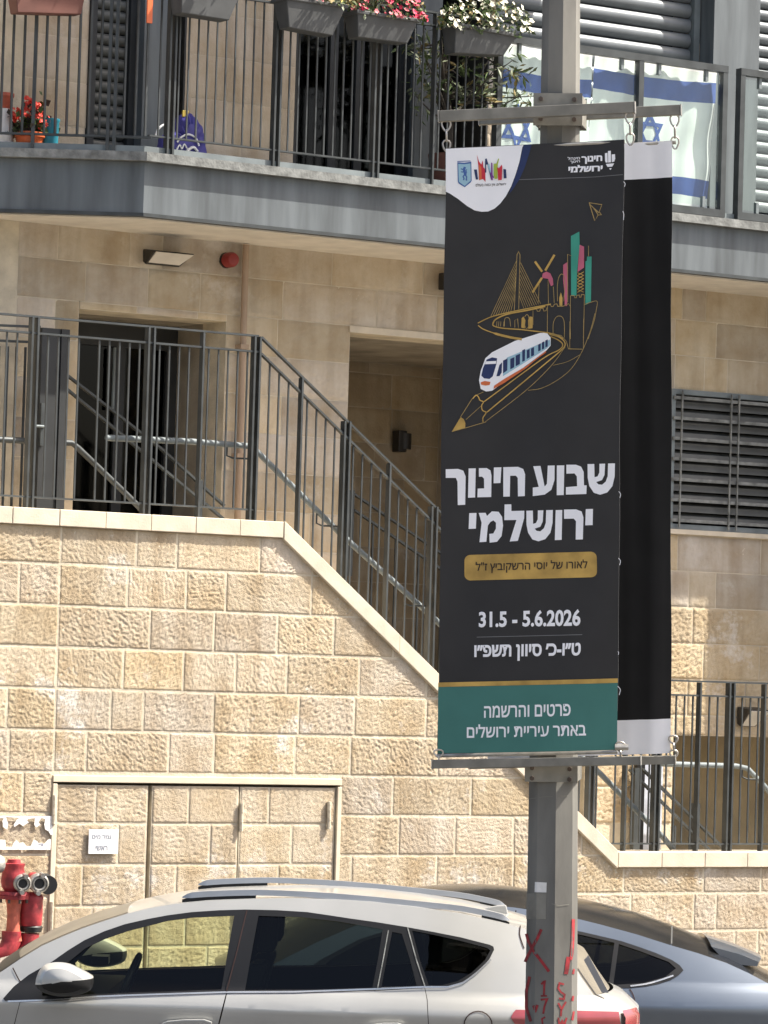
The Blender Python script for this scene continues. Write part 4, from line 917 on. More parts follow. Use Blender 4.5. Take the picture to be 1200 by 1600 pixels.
# ------------------------------------------------------------------ cars: skins traced as side outlines, wrapped on a half-width surface
class Car:
    def __init__(s, name, label, ref, dist, yaw, HWm, belt, roofz, tumble, u_front, u_rear, crease=.10, cat='car'):
        o = D(*ref, dist); e1 = (rgt*math.cos(yaw)+Vector((fwd.x, fwd.y, 0)).normalized()*math.sin(yaw)); e1.z = 0; e1.normalize()
        s.e1 = e1; s.e2 = Vector((-e1.y, e1.x, 0)); s.hw = HWm
        if s.e2.dot(fwd) < 0: s.e2 = -s.e2
        s.O = Vector((o.x, o.y, 0))+s.e2*HWm; s.belt = belt; s.roofz = roofz; s.tum = tumble; s.crease = crease
        s.root = thing(name, s.O, label, cat); s.root.rotation_euler.z = math.atan2(e1.y, e1.x)
        s.uf, s.ur = u_front, u_rear
    def S(s, u, z):                           # half width
        uf, ur = s.uf, s.ur; w = s.hw
        a = max(0, min(1, (uf+1.0-u)/1.0)); b = max(0, min(1, (u-(ur-1.0))/1.0))
        w -= .33*a**2.6+.25*b**2.4
        zc = s.belt-s.crease
        if z > s.belt: t = z-s.belt; h = s.roofz-s.belt; k = t/h; w -= s.shoulder()+s.tum*(.75*k+.25*k*k)
        elif z > zc: k = (z-zc)/s.crease; w -= s.shoulder()*(k*.55+.45*k*k)
        else:
            d = zc-z; w -= .09*d*d+.045*min(1, d/.12)*(1 if d < .12 else 1) *.6
            if d > .45: w -= .25*(d-.45)**1.5
        return w
    def shoulder(s): return s.crease*.5
    def px(s, x, y, v=None):                  # photo point on the near skin (v None) or on the plane v
        if v is not None: q = PL(x, y, s.O+s.e2*v, s.e2)-s.O; return (q.dot(s.e1), q.z)
        v = -s.hw
        for _ in range(6):
            q = PL(x, y, s.O+s.e2*v, s.e2)-s.O; v = -s.S(q.dot(s.e1), q.z)
        return (q.dot(s.e1), q.z)
    def tr(s, pts, v=None): return [s.px(x, y, v) for x, y in pts]
    def skin(s, mb, outer, holes=(), mi=0, lift=0.0, step=.05, sides=(-1, 1)):
        cu = bpy.data.curves.new('o', 'CURVE'); cu.dimensions = '2D'; cu.fill_mode = 'BOTH'
        for P in [outer]+list(holes):
            sp = cu.splines.new('POLY'); sp.points.add(len(P)-1); sp.use_cyclic_u = True
            for i, p in enumerate(P): sp.points[i].co = (p[0], p[1], 0, 1)
        ob = bpy.data.objects.new('o', cu); COL.objects.link(ob); dg = bpy.context.evaluated_depsgraph_get(); dg.update()
        me = bpy.data.meshes.new_from_object(ob.evaluated_get(dg)); bpy.data.objects.remove(ob); bpy.data.curves.remove(cu)
        bm = bmesh.new(); bm.from_mesh(me); bpy.data.meshes.remove(me)
        for v in bm.verts: v.co.z = 0
        xs = [p[0] for p in outer]; ys = [p[1] for p in outer]
        for lo, hi, n, st in ((min(xs), max(xs), (1, 0, 0), step), (min(ys), max(ys), (0, 1, 0), step*.5)):
            t = math.ceil(lo/st)*st+.0013
            while t < hi:
                bmesh.ops.bisect_plane(bm, geom=bm.verts[:]+bm.edges[:]+bm.faces[:], plane_co=(t*n[0], t*n[1], 0), plane_no=n); t += st
        bmesh.ops.remove_doubles(bm, verts=bm.verts[:], dist=.0004); bm.verts.index_update()
        for sd in sides:
            vs = [(v.co.x, sd*(s.S(v.co.x, v.co.y)+lift), v.co.y) for v in bm.verts]
            mb.add(vs, [tuple(v.index for v in f.verts) for f in bm.faces], mi)
        bm.free()
    def top(s, mb, prof, bow, bulge, mi=0, ny=14, lift=0.0, vmin=-1, vmax=1):
        """skin across the car between the two roof edges; bow/bulge are functions of u"""
        vs = []
        for (u, z) in prof:
            w = s.S(u, z)
            for j in range(ny+1):
                t = vmin+(vmax-vmin)*j/ny; k = 1-abs(t)**2.3; vs.append((u+bulge(u)*k, t*w, z+bow(u)*k+lift))
        n = ny+1; mb.add(vs, [(i*n+j, i*n+j+1, (i+1)*n+j+1, (i+1)*n+j) for i in range(len(prof)-1) for j in range(ny)], mi)
    def strip(s, mb, pts, w, mi=0, lift=.003, sides=(-1, 1)):
        for sd in sides:
            vs = []
            P = [np.array(p) for p in pts]
            for i, p in enumerate(P):
                d = P[min(i+1, len(P)-1)]-P[max(i-1, 0)]; d = d/np.hypot(*d); n_ = np.array((-d[1], d[0]))*w/2
                for q in (p+n_, p-n_): vs.append((q[0], sd*(s.S(q[0], q[1])+lift), q[1]))
            mb.add(vs, [(2*i, 2*i+1, 2*i+3, 2*i+2) for i in range(len(P)-1)], mi)
    def wheels(s, us, r=.34):
        for u in us:
            for sd in (-1, 1):
                y = sd*(s.hw-.12); w = MB(); w.lathe((u, y-sd*.10, r), (0, sd, 0), [(0, r*.7), (.0, r*.95), (.03, r), (.17, r), (.2, r*.95), (.2, r*.7)], 28); t = w.build('tyre', 'tyre', s.root, smooth=True, local=True)
                q = MB(); q.lathe((u, y+sd*.08, r), (0, sd, 0), [(0, r*.68), (.02, r*.68), (.022, r*.6), (.0, r*.56)], 28)
                for k in range(5):
                    a = 2*math.pi*k/5; q.bar((u, y+sd*.085, r), (u+r*.66*math.cos(a), y+sd*.085, r+r*.66*math.sin(a)), .02, .07, side=(0, 1, 0))
                q.build('rim', 'silver', t, local=True)
def dens(P, k=4): return sub(list(P)+[P[0]], k)[:-1]
def inset(P, d):                               # shrink a polygon slightly towards its inside
    P = [np.array(p, float) for p in P]; A = sum(P[i][0]*P[(i+1) % len(P)][1]-P[(i+1) % len(P)][0]*P[i][1] for i in range(len(P))); sg = 1 if A > 0 else -1; out = []
    for i in range(len(P)):
        a = P[i]-P[i-1]; b = P[(i+1) % len(P)]-P[i]; a = a/max(1e-9, np.hypot(*a)); b = b/max(1e-9, np.hypot(*b)); n = np.array((-a[1]-b[1], a[0]+b[0]))*sg; l = np.hypot(*n)
        out.append(tuple(P[i]+n/max(l, .5)*d))
    return out

# --- nearest car: white crossover, nose to the left
c1 = Car('parked_car', 'dusty white crossover car with black window trim and silver roof rails, nearest the camera', (500, 1548), 18.6, R(-1), .86, 1.07, 1.54, .20, -2.95, 1.30, crease=.105)
edge_px = [(-330, 1600), (-230, 1578), (-120, 1556), (-40, 1537), (0, 1519.5), (32, 1498), (65, 1478), (98, 1463), (130, 1450), (165, 1438), (200, 1427), (238, 1418), (275, 1412), (325, 1407), (375, 1405), (420, 1403.5), (460, 1403), (520, 1405), (580, 1409), (650, 1417), (720, 1427), (780, 1440), (815, 1449), (845, 1458)]
E1_ = c1.tr(edge_px)
rear = c1.tr([(868, 1466), (888, 1494), (908, 1526), (927, 1553)])
low = [(rear[-1][0]+.05, rear[-1][1]-.02), (rear[-1][0]+.13, rear[-1][1]-.09), (rear[-1][0]+.15, .75), (rear[-1][0]+.13, .45), (rear[-1][0]+.02, .25)]
nose = [(E1_[0][0]-.06, E1_[0][1]-.09), (E1_[0][0]-.10, .70), (E1_[0][0]-.06, .40), (E1_[0][0]+.1, .22)]
c1.uf = nose[1][0]; c1.ur = low[2][0]
outl = E1_+rear+low+nose[::-1]
DLO = c1.tr([(5, 1560), (22, 1541), (45, 1523), (82, 1502), (106, 1485), (132, 1469), (163, 1455), (195, 1444), (230, 1436), (262, 1430), (300, 1425), (345, 1422), (384, 1421), (432, 1422), (480, 1425), (514, 1430), (547, 1435), (590, 1441), (633, 1448), (677, 1456), (720, 1464.5), (765, 1476), (771, 1479), (772, 1484), (765, 1498), (755, 1509), (743, 1519), (733, 1527), (722, 1534), (700, 1541), (664, 1541), (620, 1543), (590, 1544.5), (525, 1547), (460, 1549), (354, 1549.5), (270, 1552), (200, 1554), (150, 1556), (87, 1561), (30, 1563), (8, 1563.5)])
GF = c1.tr([(66, 1543), (95, 1513), (133, 1482), (165, 1467), (200, 1455), (262, 1439), (300, 1434), (366, 1431), (357, 1480), (346, 1546), (200, 1551), (90, 1556), (66, 1556)])
GR = c1.tr([(404, 1431), (470, 1433), (530, 1440), (598, 1452), (591, 1497), (582, 1543), (480, 1546), (383, 1547), (393, 1490)])
GS = c1.tr([(613, 1456), (628, 1459), (640, 1497), (651, 1540), (596, 1543), (604, 1500)])
GQ = c1.tr([(644, 1454), (680, 1461), (720, 1470), (761, 1481), (766, 1485), (758, 1500), (738, 1519), (715, 1533), (690, 1539.5), (670, 1539.5), (656, 1500)])
FD = c1.tr([(31, 1565), (87, 1563), (150, 1558), (200, 1556), (354, 1551.5), (349, 1572), (342, 1600), (338, 1650), (338, 1720)])+[]
FD += [(FD[-1][0]-.02, .33), (FD[0][0]+.28, .33), (FD[0][0]-.03, .62)]; q = c1.tr([(22, 1600)])[0]; FD.append(q)
RD = c1.tr([(354, 1551.5), (460, 1551), (590, 1547), (664, 1543), (668, 1562), (670, 1600), (668, 1640)])
RD += [(RD[-1][0]-.12, .75), (RD[-1][0]-.34, .5), (RD[-1][0]-.42, .33), (FD[8][0]-.02, .33)]+c1.tr([(338, 1720), (338, 1650), (342, 1600), (349, 1572)])
m = MB(); c1.skin(m, outl, [inset(DLO, .004), FD, RD])
hood_end = 4
bow = lambda u: .055; 
ws0, ws1 = E1_[4][0], E1_[10][0]
def bulge1(u): return -.06*max(0, min(1, (ws1+.25-u)/.5)) if u < ws1+.25 else (.10 if u > rear[0][0] else 0)
def bow1(u):
    if u < ws0: return .035
    return .012
roofp = [p for p in E1_ if p[0] >= ws1-.01]+rear[:1]
c1.top(m, [p for p in E1_ if p[0] <= ws0+.001][0:]+[], bow1, bulge1); c1.top(m, roofp, bow1, bulge1)
c1.top(m, rear[-1:]+low, lambda u: 0, lambda u: .12); c1.top(m, [E1_[0]]+nose, lambda u: 0, lambda u: -.16)
m.build('body', 'carw', c1.root, smooth=True, local=True)
m = MB(); c1.skin(m, [(p[0]+.0, p[1]) for p in inset(outl, .03)], [DLO], lift=-.022, step=.12); m.build('inner_shell', 'shadowgap', c1.root, smooth=True, local=True)
m = MB(); c1.top(m, [p for p in E1_ if ws0-.001 <= p[0] <= ws1+.001], bow1, bulge1); m.build('windscreen', 'dust_refl', c1.root, smooth=True, local=True)
m = MB(); c1.top(m, [p for p in E1_ if ws0-.001 <= p[0] <= ws0+.12], bow1, bulge1, lift=.004)
for sd in ((-1, -.97), (.97, 1)): c1.top(m, [p for p in E1_ if ws0-.001 <= p[0] <= ws1+.001], bow1, bulge1, lift=.004, vmin=sd[0], vmax=sd[1], ny=2)
m.build('windscreen_border', 'trim', c1.root, smooth=True, local=True)
m = MB(); c1.top(m, rear, lambda u: 0, bulge1); m.build('rear_window', 'dust_refl', c1.root, smooth=True, local=True)  # grey-brown tone stands in for sunlit, reflecting glass
for P in (FD, RD):
    m = MB(); c1.skin(m, inset(P, .0035), sides=(-1,)); d_ = m.build('door', 'carw', c1.root, smooth=True, local=True)
    m = MB(); c1.skin(m, inset(P, .0035), sides=(1,)); m.build('door', 'carw', c1.root, smooth=True, local=True)
m = MB(); c1.skin(m, DLO, [GF, GR, GS, GQ], lift=.003); tr_ = m.build('window_trim', 'trim', c1.root, smooth=True, local=True)
for nm, P, g_ in (('side_window', GF, 'gl_clear'), ('side_window', GR, 'gl_dark'), ('side_window', GS, 'gl_dark'), ('quarter_window', GQ, 'gl_dark')):
    for sd in (-1, 1): m = MB(); c1.skin(m, inset(P, -.006), lift=-.004, sides=(sd,)); m.build(nm, g_, c1.root, smooth=True, local=True)
m = MB()
for ps in ([(12, 1564.5), (87, 1562), (150, 1557), (200, 1555), (354, 1550), (460, 1549.5), (590, 1545), (662, 1542), (700, 1542), (724, 1535.5), (745, 1520), (767, 1499)],): c1.strip(m, c1.tr(sub(ps, 3)), .008, 0, .005)
m.build('window_strip', 'chrome', c1.root, local=True)
for ps, mt_ in (([(607, 1453), (599, 1498), (590, 1544)], 'rim'), ([(637, 1449), (650, 1497), (664, 1541)], 'rim'), ([(386, 1422), (372, 1480), (354, 1549)], 'shadowgap')):
    for sd in (-1, 1): m = MB(); c1.strip(m, c1.tr(ps), .0055, 0, .006, sides=(sd,)); m.build('pillar_strip', mt_, c1.root, local=True)
for ps in (cv([(20, 1512), (32, 1534), (40, 1533)], 4), cv([(813, 1446), (812, 1460), (816, 1474), (819, 1482)], 4), [(747+22*math.cos(t*.3142), 1602+22*math.sin(t*.3142)) for t in range(21)]):
    for sd in (-1, 1) if ps[0][0] != 769 else (-1,): m = MB(); c1.strip(m, c1.tr(ps), .0055, 0, .003, sides=(sd,)); m.build('panel_seam', 'shadowgap', c1.root, local=True)
# roof rails, aerial fin
rp = [(285, 1402), (300, 1398.5), (340, 1396), (400, 1394.5), (460, 1396.5), (520, 1400), (590, 1406), (650, 1412), (720, 1419.5), (765, 1428), (785, 1433), (796, 1438)]
rv = c1.S(*c1.px(450, 1404))-.03
R_ = c1.tr(cv(rp, 3), -rv)
for sd in (-1, 1):
    m = MB(); n = len(R_); vs = []
    for i, (u, z) in enumerate(R_):
        e = min(i, n-1-i)/4; h = .014*min(1, .25+e); w = .017*min(1, .4+e)
        vs += [(u, sd*(rv+w), z-h), (u, sd*(rv+w*.75), z+h), (u, sd*(rv-w*.75), z+h), (u, sd*(rv-w), z-h)]
    m.add(vs, [(4*i+k, 4*i+(k+1) % 4, 4*i+4+(k+1) % 4, 4*i+4+k) for i in range(n-1) for k in range(4)]+[(0, 1, 2, 3), tuple(range(4*n-4, 4*n))])
    rl = m.build('roof_rail', 'silver', c1.root, smooth=True, local=True)
    for a, b in ((0, 9), (n-8, n-1)):
        m = MB(); vs = []
        for i in range(a, b+1):
            u, z = R_[i]; vs += [(u, sd*(rv+.012), z-.010), (u, sd*(rv-.012), z-.010), (u, sd*(rv-.014), z-.055), (u, sd*(rv+.016), z-.055)]
        k = b-a+1; m.add(vs, [(4*i+j, 4*i+(j+1) % 4, 4*i+4+(j+1) % 4, 4*i+4+j) for i in range(k-1) for j in range(4)]+[(0, 1, 2, 3), tuple(range(4*k-4, 4*k))])
        m.build('rail_foot', 'trim', rl, local=True)
fp_ = [c1.px(x, y, 0) for x, y in ((748, 1423), (764, 1417), (778, 1414.5), (791, 1414), (795, 1432), (752, 1434))]
m = MB(); m.prism([(u, -.012, z) for u, z in fp_], (0, .024, 0)); m.build('aerial_fin', 'carw', c1.root, local=True, bevel=.006)
# mirrors
def mirror(car, sd, pts_px, split):
    if sd < 0: P = [car.px(x, y, -car.hw-.10) for x, y in pts_px]; L = [car.px(x, y, -car.hw-.10) for x, y in split]
    else: P = [car.px(x, y, -car.hw-.10) for x, y in pts_px]; L = [car.px(x, y, -car.hw-.10) for x, y in split]
    cu = sum(p[0] for p in P)/len(P); cz = sum(p[1] for p in P)/len(P); m = MB(); vs = []; fs = []; ms = []
    N = len(P); layers = [(-.115, .35), (-.10, .72), (-.05, .96), (0, 1), (.05, .97), (.075, .88), (.085, .6)]
    def below(u, z): return z < L[0][1]+(L[1][1]-L[0][1])*(u-L[0][0])/(L[1][0]-L[0][0])
    for (dy, k) in layers:
        for (u, z) in P: vs.append((cu+(u-cu)*k, sd*(car.hw+.10-dy), cz+(z-cz)*k))
    for i in range(len(layers)-1):
        for j in range(N):
            f = (i*N+j, i*N+(j+1) % N, (i+1)*N+(j+1) % N, (i+1)*N+j); fs.append(f); z = sum(vs[q][2] for q in f)/4; u = sum(vs[q][0] for q in f)/4; ms.append(1 if below(u, z) else 0)
    # caps as fans
    for li, rev in ((0, 1), (len(layers)-1, 0)):
        c = len(vs); vs.append((cu, sd*(car.hw+.10-layers[li][0])+(sd*.01 if li == 0 else 0), cz))
        for j in range(N):
            f = (li*N+j, li*N+(j+1) % N, c); fs.append(f); z = sum(vs[q][2] for q in f)/3; u = sum(vs[q][0] for q in f)/3; ms.append(1 if below(u, z) else 0)
    m.v = vs; m.f = fs; m.m = ms; o = m.build('wing_mirror', ['carw', 'trim'], car.root, smooth=True, local=True)
    a = MB(); a.hexa([(cu-.03, sd*(car.hw-.08), cz-.05), (cu+.06, sd*(car.hw-.08), cz-.05), (cu+.06, sd*(car.hw+.06), cz-.04), (cu-.03, sd*(car.hw+.06), cz-.04), (cu-.03, sd*(car.hw-.08), cz-.01), (cu+.06, sd*(car.hw-.08), cz-.01), (cu+.06, sd*(car.hw+.06), cz+.0), (cu-.03, sd*(car.hw+.06), cz+.0)]); a.build('mirror_arm', 'trim', o, local=True)
mp = cv([(55, 1538), (57, 1527), (63, 1514), (72, 1506), (90, 1503.5), (108, 1506), (126, 1514), (142, 1523), (146, 1528), (145, 1541), (138, 1549), (120, 1555), (98, 1557), (78, 1554), (62, 1547), (55, 1538)], 3)[:-1]
for sd in (-1, 1): mirror(c1, sd, mp, ((55, 1536.5), (146, 1527)))
# door handles and tail lamps
for hp in ([(252, 1599), (262, 1594.5), (290, 1592), (320, 1592), (332, 1596), (331, 1602), (318, 1602), (290, 1600), (262, 1602)], [(568, 1606), (578, 1600), (600, 1597.5), (622, 1597.5), (632, 1601), (631, 1607), (600, 1606)]):
    P = c1.tr(hp); m = MB()
    m.prism([(u, -(c1.S(u, z)+.012), z) for u, z in P], (0, -.022, 0)); m.build('door_handle', 'carw', c1.root, local=True, bevel=.005)
TL = c1.tr([(798, 1590), (802, 1582), (806, 1577.5), (830, 1577), (880, 1578)])+[]
m = MB(); e = low[1]
for sd in (-1, 1): m = MB(); c1.skin(m, [(TL[0][0], TL[0][1]-.0), TL[1], TL[2], TL[4], (e[0]-.005, TL[4][1]-.01), (e[0]+.01, TL[0][1]-.06), (TL[0][0]+.02, TL[0][1]-.03)], lift=.006, step=.03, sides=(sd,)); m.build('tail_lamp', 'tail', c1.root, smooth=True, local=True)
m = MB(); zz_ = TL[2][1]
for sd in ((-1, -.62), (.62, 1)): m = MB(); c1.top(m, [(low[1][0]+.012, zz_-.005), (low[1][0]+.03, zz_-.04), (low[2][0]+.01, zz_-.13)], lambda u: 0, lambda u: .12, vmin=sd[0], vmax=sd[1], ny=6); m.build('tail_lamp', 'tail', c1.root, smooth=True, local=True)
P = c1.tr([(898, 1500), (926, 1551), (937, 1551), (905, 1492)])
m = MB(); m.prism([(u+.045, -.62, z) for u, z in P], (0, .03, 0)); m.build('hatch_garnish', 'grail', c1.root, local=True)
# cabin
m = MB(); cx = lambda x, y: c1.px(x, y, 0)
def seatback(u, v, z0, lean, wd, hh, head=True):
    m.hexa([(u, v-wd, z0), (u+.14, v-wd, z0), (u+.14, v+wd, z0), (u, v+wd, z0), (u+lean, v-wd*.85, z0+hh), (u+lean+.10, v-wd*.85, z0+hh), (u+lean+.10, v+wd*.85, z0+hh), (u+lean, v+wd*.85, z0+hh)])
    if head: m.hexa([(u+lean+.03, v-.12, z0+hh+.05), (u+lean+.13, v-.12, z0+hh+.05), (u+lean+.13, v+.12, z0+hh+.05), (u+lean+.03, v+.12, z0+hh+.05), (u+lean+.07, v-.10, z0+hh+.25), (u+lean+.14, v-.10, z0+hh+.25), (u+lean+.14, v+.10, z0+hh+.25), (u+lean+.07, v+.10, z0+hh+.25)])
ub = c1.px(352, 1500)[0]; uq = c1.px(640, 1500)[0]
for v in (-.38, .38): seatback(ub-.10, v, .55, .20, .24, .62)
for v in (-.42, 0, .42): seatback(uq-.18, v, .6, .2, .2, .52)
m.build('seats', 'seat', c1.root, local=True, bevel=.03)
m = MB(); m.box((c1.uf+.2, -.7, .3), (c1.ur-.2, .7, .5)); m.box((ws0+.0, -.66, .5), (ws0+.5, .66, 1.0)); m.build('cabin_floor', 'dark', c1.root, local=True)
m = MB(); pc = (c1.px(178, 1550)[0], -.36, 1.02); m.tube([(pc[0]+.02+.06*math.sin(t*.349), pc[1]+.17*math.cos(t*.349), pc[2]+.16*math.sin(t*.349)) for t in range(19)], .016, 0, 8, False); m.build('steering_wheel', 'trim', c1.root, smooth=True, local=True)
c1.wheels((c1.uf+.88, c1.ur-.85))

# --- second car: blue grey fastback parked between it and the wall
c2 = Car('parked_car', 'blue grey fastback car with a black glass roof, half hidden behind the pole', (1000, 1543), 20.7, R(0), .84, 1.0, 1.36, .24, -3.6, 1.2, crease=.14)
e2 = [(120, 1610), (200, 1590), (290, 1570), (360, 1540), (430, 1505), (500, 1470), (570, 1440), (640, 1421), (700, 1414), (760, 1414), (804, 1418), (850, 1425), (900, 1435), (940, 1445), (995, 1460), (1048, 1477), (1092, 1490), (1135, 1505), (1170, 1521), (1200, 1537), (1235, 1555)]
E2_ = c2.tr(e2); er = E2_[-1]
low2 = [(er[0]+.10, er[1]-.05), (er[0]+.16, er[1]-.16), (er[0]+.15, .6), (er[0]+.05, .28)]
nose2 = [(E2_[0][0]-.1, E2_[0][1]-.1), (E2_[0][0]-.12, .5), (E2_[0][0], .25)]
c2.uf = nose2[1][0]; c2.ur = low2[1][0]
out2 = E2_+low2+nose2[::-1]
D2 = c2.tr([(440, 1543), (500, 1500), (560, 1468), (630, 1446), (700, 1436), (760, 1436), (830, 1442), (880, 1450), (910, 1456), (940, 1463), (970, 1470), (1000, 1480), (1025, 1489), (1050, 1500), (1062, 1508), (1068, 1516), (1060, 1524), (1048, 1531), (1030, 1537), (1010, 1541), (985, 1543.5), (940, 1544.5), (800, 1546), (600, 1548)])
G2 = c2.tr([(470, 1540), (520, 1497), (570, 1470), (640, 1450), (700, 1441), (760, 1441), (830, 1447), (910, 1461), (960, 1473), (951, 1539), (800, 1541), (600, 1543)])
G2b = c2.tr([(967, 1475), (1000, 1486), (1045, 1503), (1056, 1513), (1040, 1526), (1005, 1536), (958, 1539)])
m = MB(); c2.skin(m, out2, [inset(D2, .004)])
US = c2.px(1091, 1485, -.52)[0]; gl0 = E2_[3][0]
sil = [p for p in E2_ if p[0] <= gl0+.001]
c2.top(m, sil, lambda u: .06, lambda u: -.1); c2.top(m, [E2_[-1]]+low2, lambda u: .02, lambda u: .14); c2.top(m, [E2_[0]]+nose2, lambda u: 0, lambda u: -.15)
m.build('body', 'carb', c2.root, smooth=True, local=True)
m = MB(); c2.top(m, [p for p in E2_ if p[0] >= gl0-.001], lambda u: .085-.075*max(0, min(1, (u-US+.25)/.55)), lambda u: -.12 if u < E2_[7][0] else .10*max(0, min(1, (u-E2_[12][0])/1.2)), ny=18); m.build('glass_roof', 'roofg', c2.root, smooth=True, local=True)
m = MB(); c2.skin(m, inset(out2, .03), [D2], lift=-.025, step=.15); m.build('inner_shell', 'shadowgap', c2.root, smooth=True, local=True)
m = MB(); c2.skin(m, D2, [G2, G2b], lift=.003); m.build('window_trim', 'trim', c2.root, smooth=True, local=True)
for P in (G2, G2b):
    for sd in (-1, 1): m = MB(); c2.skin(m, inset(P, -.006), lift=-.004, sides=(sd,)); m.build('side_window', 'gl_black', c2.root, smooth=True, local=True)
for ps in (cv([(984, 1545), (989, 1554), (992, 1566), (992, 1585), (989, 1605), (984, 1640)], 4), [(860, 1546), (862, 1620)]):
    for sd in (-1, 1): m = MB(); c2.strip(m, c2.tr(ps), .006, sides=(sd,)); m.build('panel_seam', 'shadowgap', c2.root, local=True)
m = MB(); c2.strip(m, c2.tr(cv([(985, 1540.5), (1010, 1537), (1032, 1531), (1052, 1524)], 4)), .008, 0, .006); m.build('window_strip', 'chrome', c2.root, local=True)
# rear spoiler standing off the tailgate glass
sp = MB(); v0 = .52
n1, f1 = c2.px(1091, 1485, -v0), c2.px(1140, 1472, v0); n2, f2 = c2.px(1139, 1503, -v0), c2.px(1192, 1489, v0)
ua, za = (n1[0]+f1[0])/2, (n1[1]+f1[1])/2; ub_, zb2 = (n2[0]+f2[0])/2, (n2[1]+f2[1])/2; n_ = 16; vs = []
for j in range(n_+1):
    t = -1+2*j/n_; k = 1-t*t; v = t*v0
    for (u, z, bu, bz) in ((ua-.06, za+.03, .0, .035), ((ua+ub_)/2, (za+zb2)/2+.024, .02, .022), (ub_+.02, zb2+.012, .05, .010), (ub_+.01, zb2-.012, .05, .008), (ua+.03, za-.06, .0, .0)): vs.append((u+bu*k, v, z+bz*k))
sp.add(vs, [(5*j+i, 5*j+(i+1) % 5, 5*j+5+(i+1) % 5, 5*j+5+i) for j in range(n_) for i in range(5)]+[(0, 1, 2, 3, 4), tuple(range(5*n_, 5*n_+5))]); sp.build('spoiler', 'carb', c2.root, smooth=True, local=True)
m = MB(); q = c2.px(1050, 1476); m.box((q[0]-.004, -c2.S(*q)+.03, q[1]+.0), (q[0]+.004, -c2.S(*q)+.032, q[1]+.10)); m.build('aerial', 'chrome', c2.root, local=True)
m = MB(); c2.skin(m, [(low2[1][0]-.42, low2[1][1]-.02), (low2[1][0]-.1, low2[1][1]+.02), (low2[1][0]-.01, low2[1][1]-.02), (low2[1][0]-.02, low2[1][1]-.10), (low2[1][0]-.38, low2[1][1]-.08)], lift=.005, step=.04); m.build('tail_lamp', 'trim', c2.root, smooth=True, local=True)
m = MB(); m.box((c2.uf+.2, -.7, .3), (c2.ur-.3, .7, .55)); m.build('cabin_floor', 'dark', c2.root, local=True)
c2.wheels((c2.uf+.85, c2.ur-.9), .33)
# ------------------------------------------------------------------ flags behind the glass
def flag(label, quad, s_top, s_bot, star, Y=YB+.09):
    """quad: photo corners TL,TR,BR,BL; stripes as (v0,v1); star centre/size in (u,v)"""
    a, b, c, d = [np.array(q, float) for q in quad]
    def P(u, v, l=0):
        p = (a*(1-u)+b*u)*(1-v)+(d*(1-u)+c*u)*v; sag = 5*math.sin(math.pi*u)*(1-v); q = W(p[0], p[1]+sag, Y)
        f = .008*math.sin(u*19+2*v)*(0.4+v)+.005*math.sin(u*43+v*4)+.006*math.sin(v*15+u*7)
        return q+Vector((0, f-l, 0))
    root = thing('flag', P(.5, 0), label, 'flag', 'flags on the balcony'); vs = sorted(set(list(np.linspace(0, 1, 25))+list(s_top)+list(s_bot))); nu = 40; m = MB()
    V = [P(i/nu, v) for v in vs for i in range(nu+1)]; F = []; Ms = []
    for j in range(len(vs)-1):
        mid = (vs[j]+vs[j+1])/2; blue = s_top[0] < mid < s_top[1] or s_bot[0] < mid < s_bot[1]
        for i in range(nu): k = j*(nu+1)+i; F.append((k, k+1, k+nu+2, k+nu+1)); Ms.append(1 if blue else 0)
    m.v = [tuple(v) for v in V]; m.f = F; m.m = Ms; m.build('cloth', ['flagw', 'flagb'], root, smooth=True)
    su, sv, ru, rv, w = star; sm3 = MB(); n = 0
    for ph in (-90, 90):
        T = [(su+ru*math.cos(R(ph+120*k)), sv+rv*math.sin(R(ph+120*k))) for k in range(3)]
        Ti = [(su+(p[0]-su)*(1-w), sv+(p[1]-sv)*(1-w)) for p in T]
        for k in range(3):
            n += 1; o0, o1, i0, i1 = T[k], T[(k+1) % 3], Ti[k], Ti[(k+1) % 3]; vv = []
            for t in [q/8 for q in range(9)]:
                for (p, q) in ((o0, o1), (i0, i1)): vv.append(P(p[0]*(1-t)+q[0]*t, p[1]*(1-t)+q[1]*t, .003+.0003*n))
            sm3.add(vv, [(2*t, 2*t+1, 2*t+3, 2*t+2) for t in range(8)])
    sm3.build('star', 'flagb', root)
flag('white flag with blue stripes and star hanging behind the glass right of the pole', ((931, 80), (1121, 103), (1106, 335), (915, 305)), (.115, .255), (.775, .895), (.475, .505, .125, .155, .36))
flag('white flag with blue stripes partly hidden by the pole and the leafy shrub', ((776, 62), (926, 84), (918, 300), (768, 285)), (.19, .32), (.8, .92), (.24, .585, .19, .19, .30))

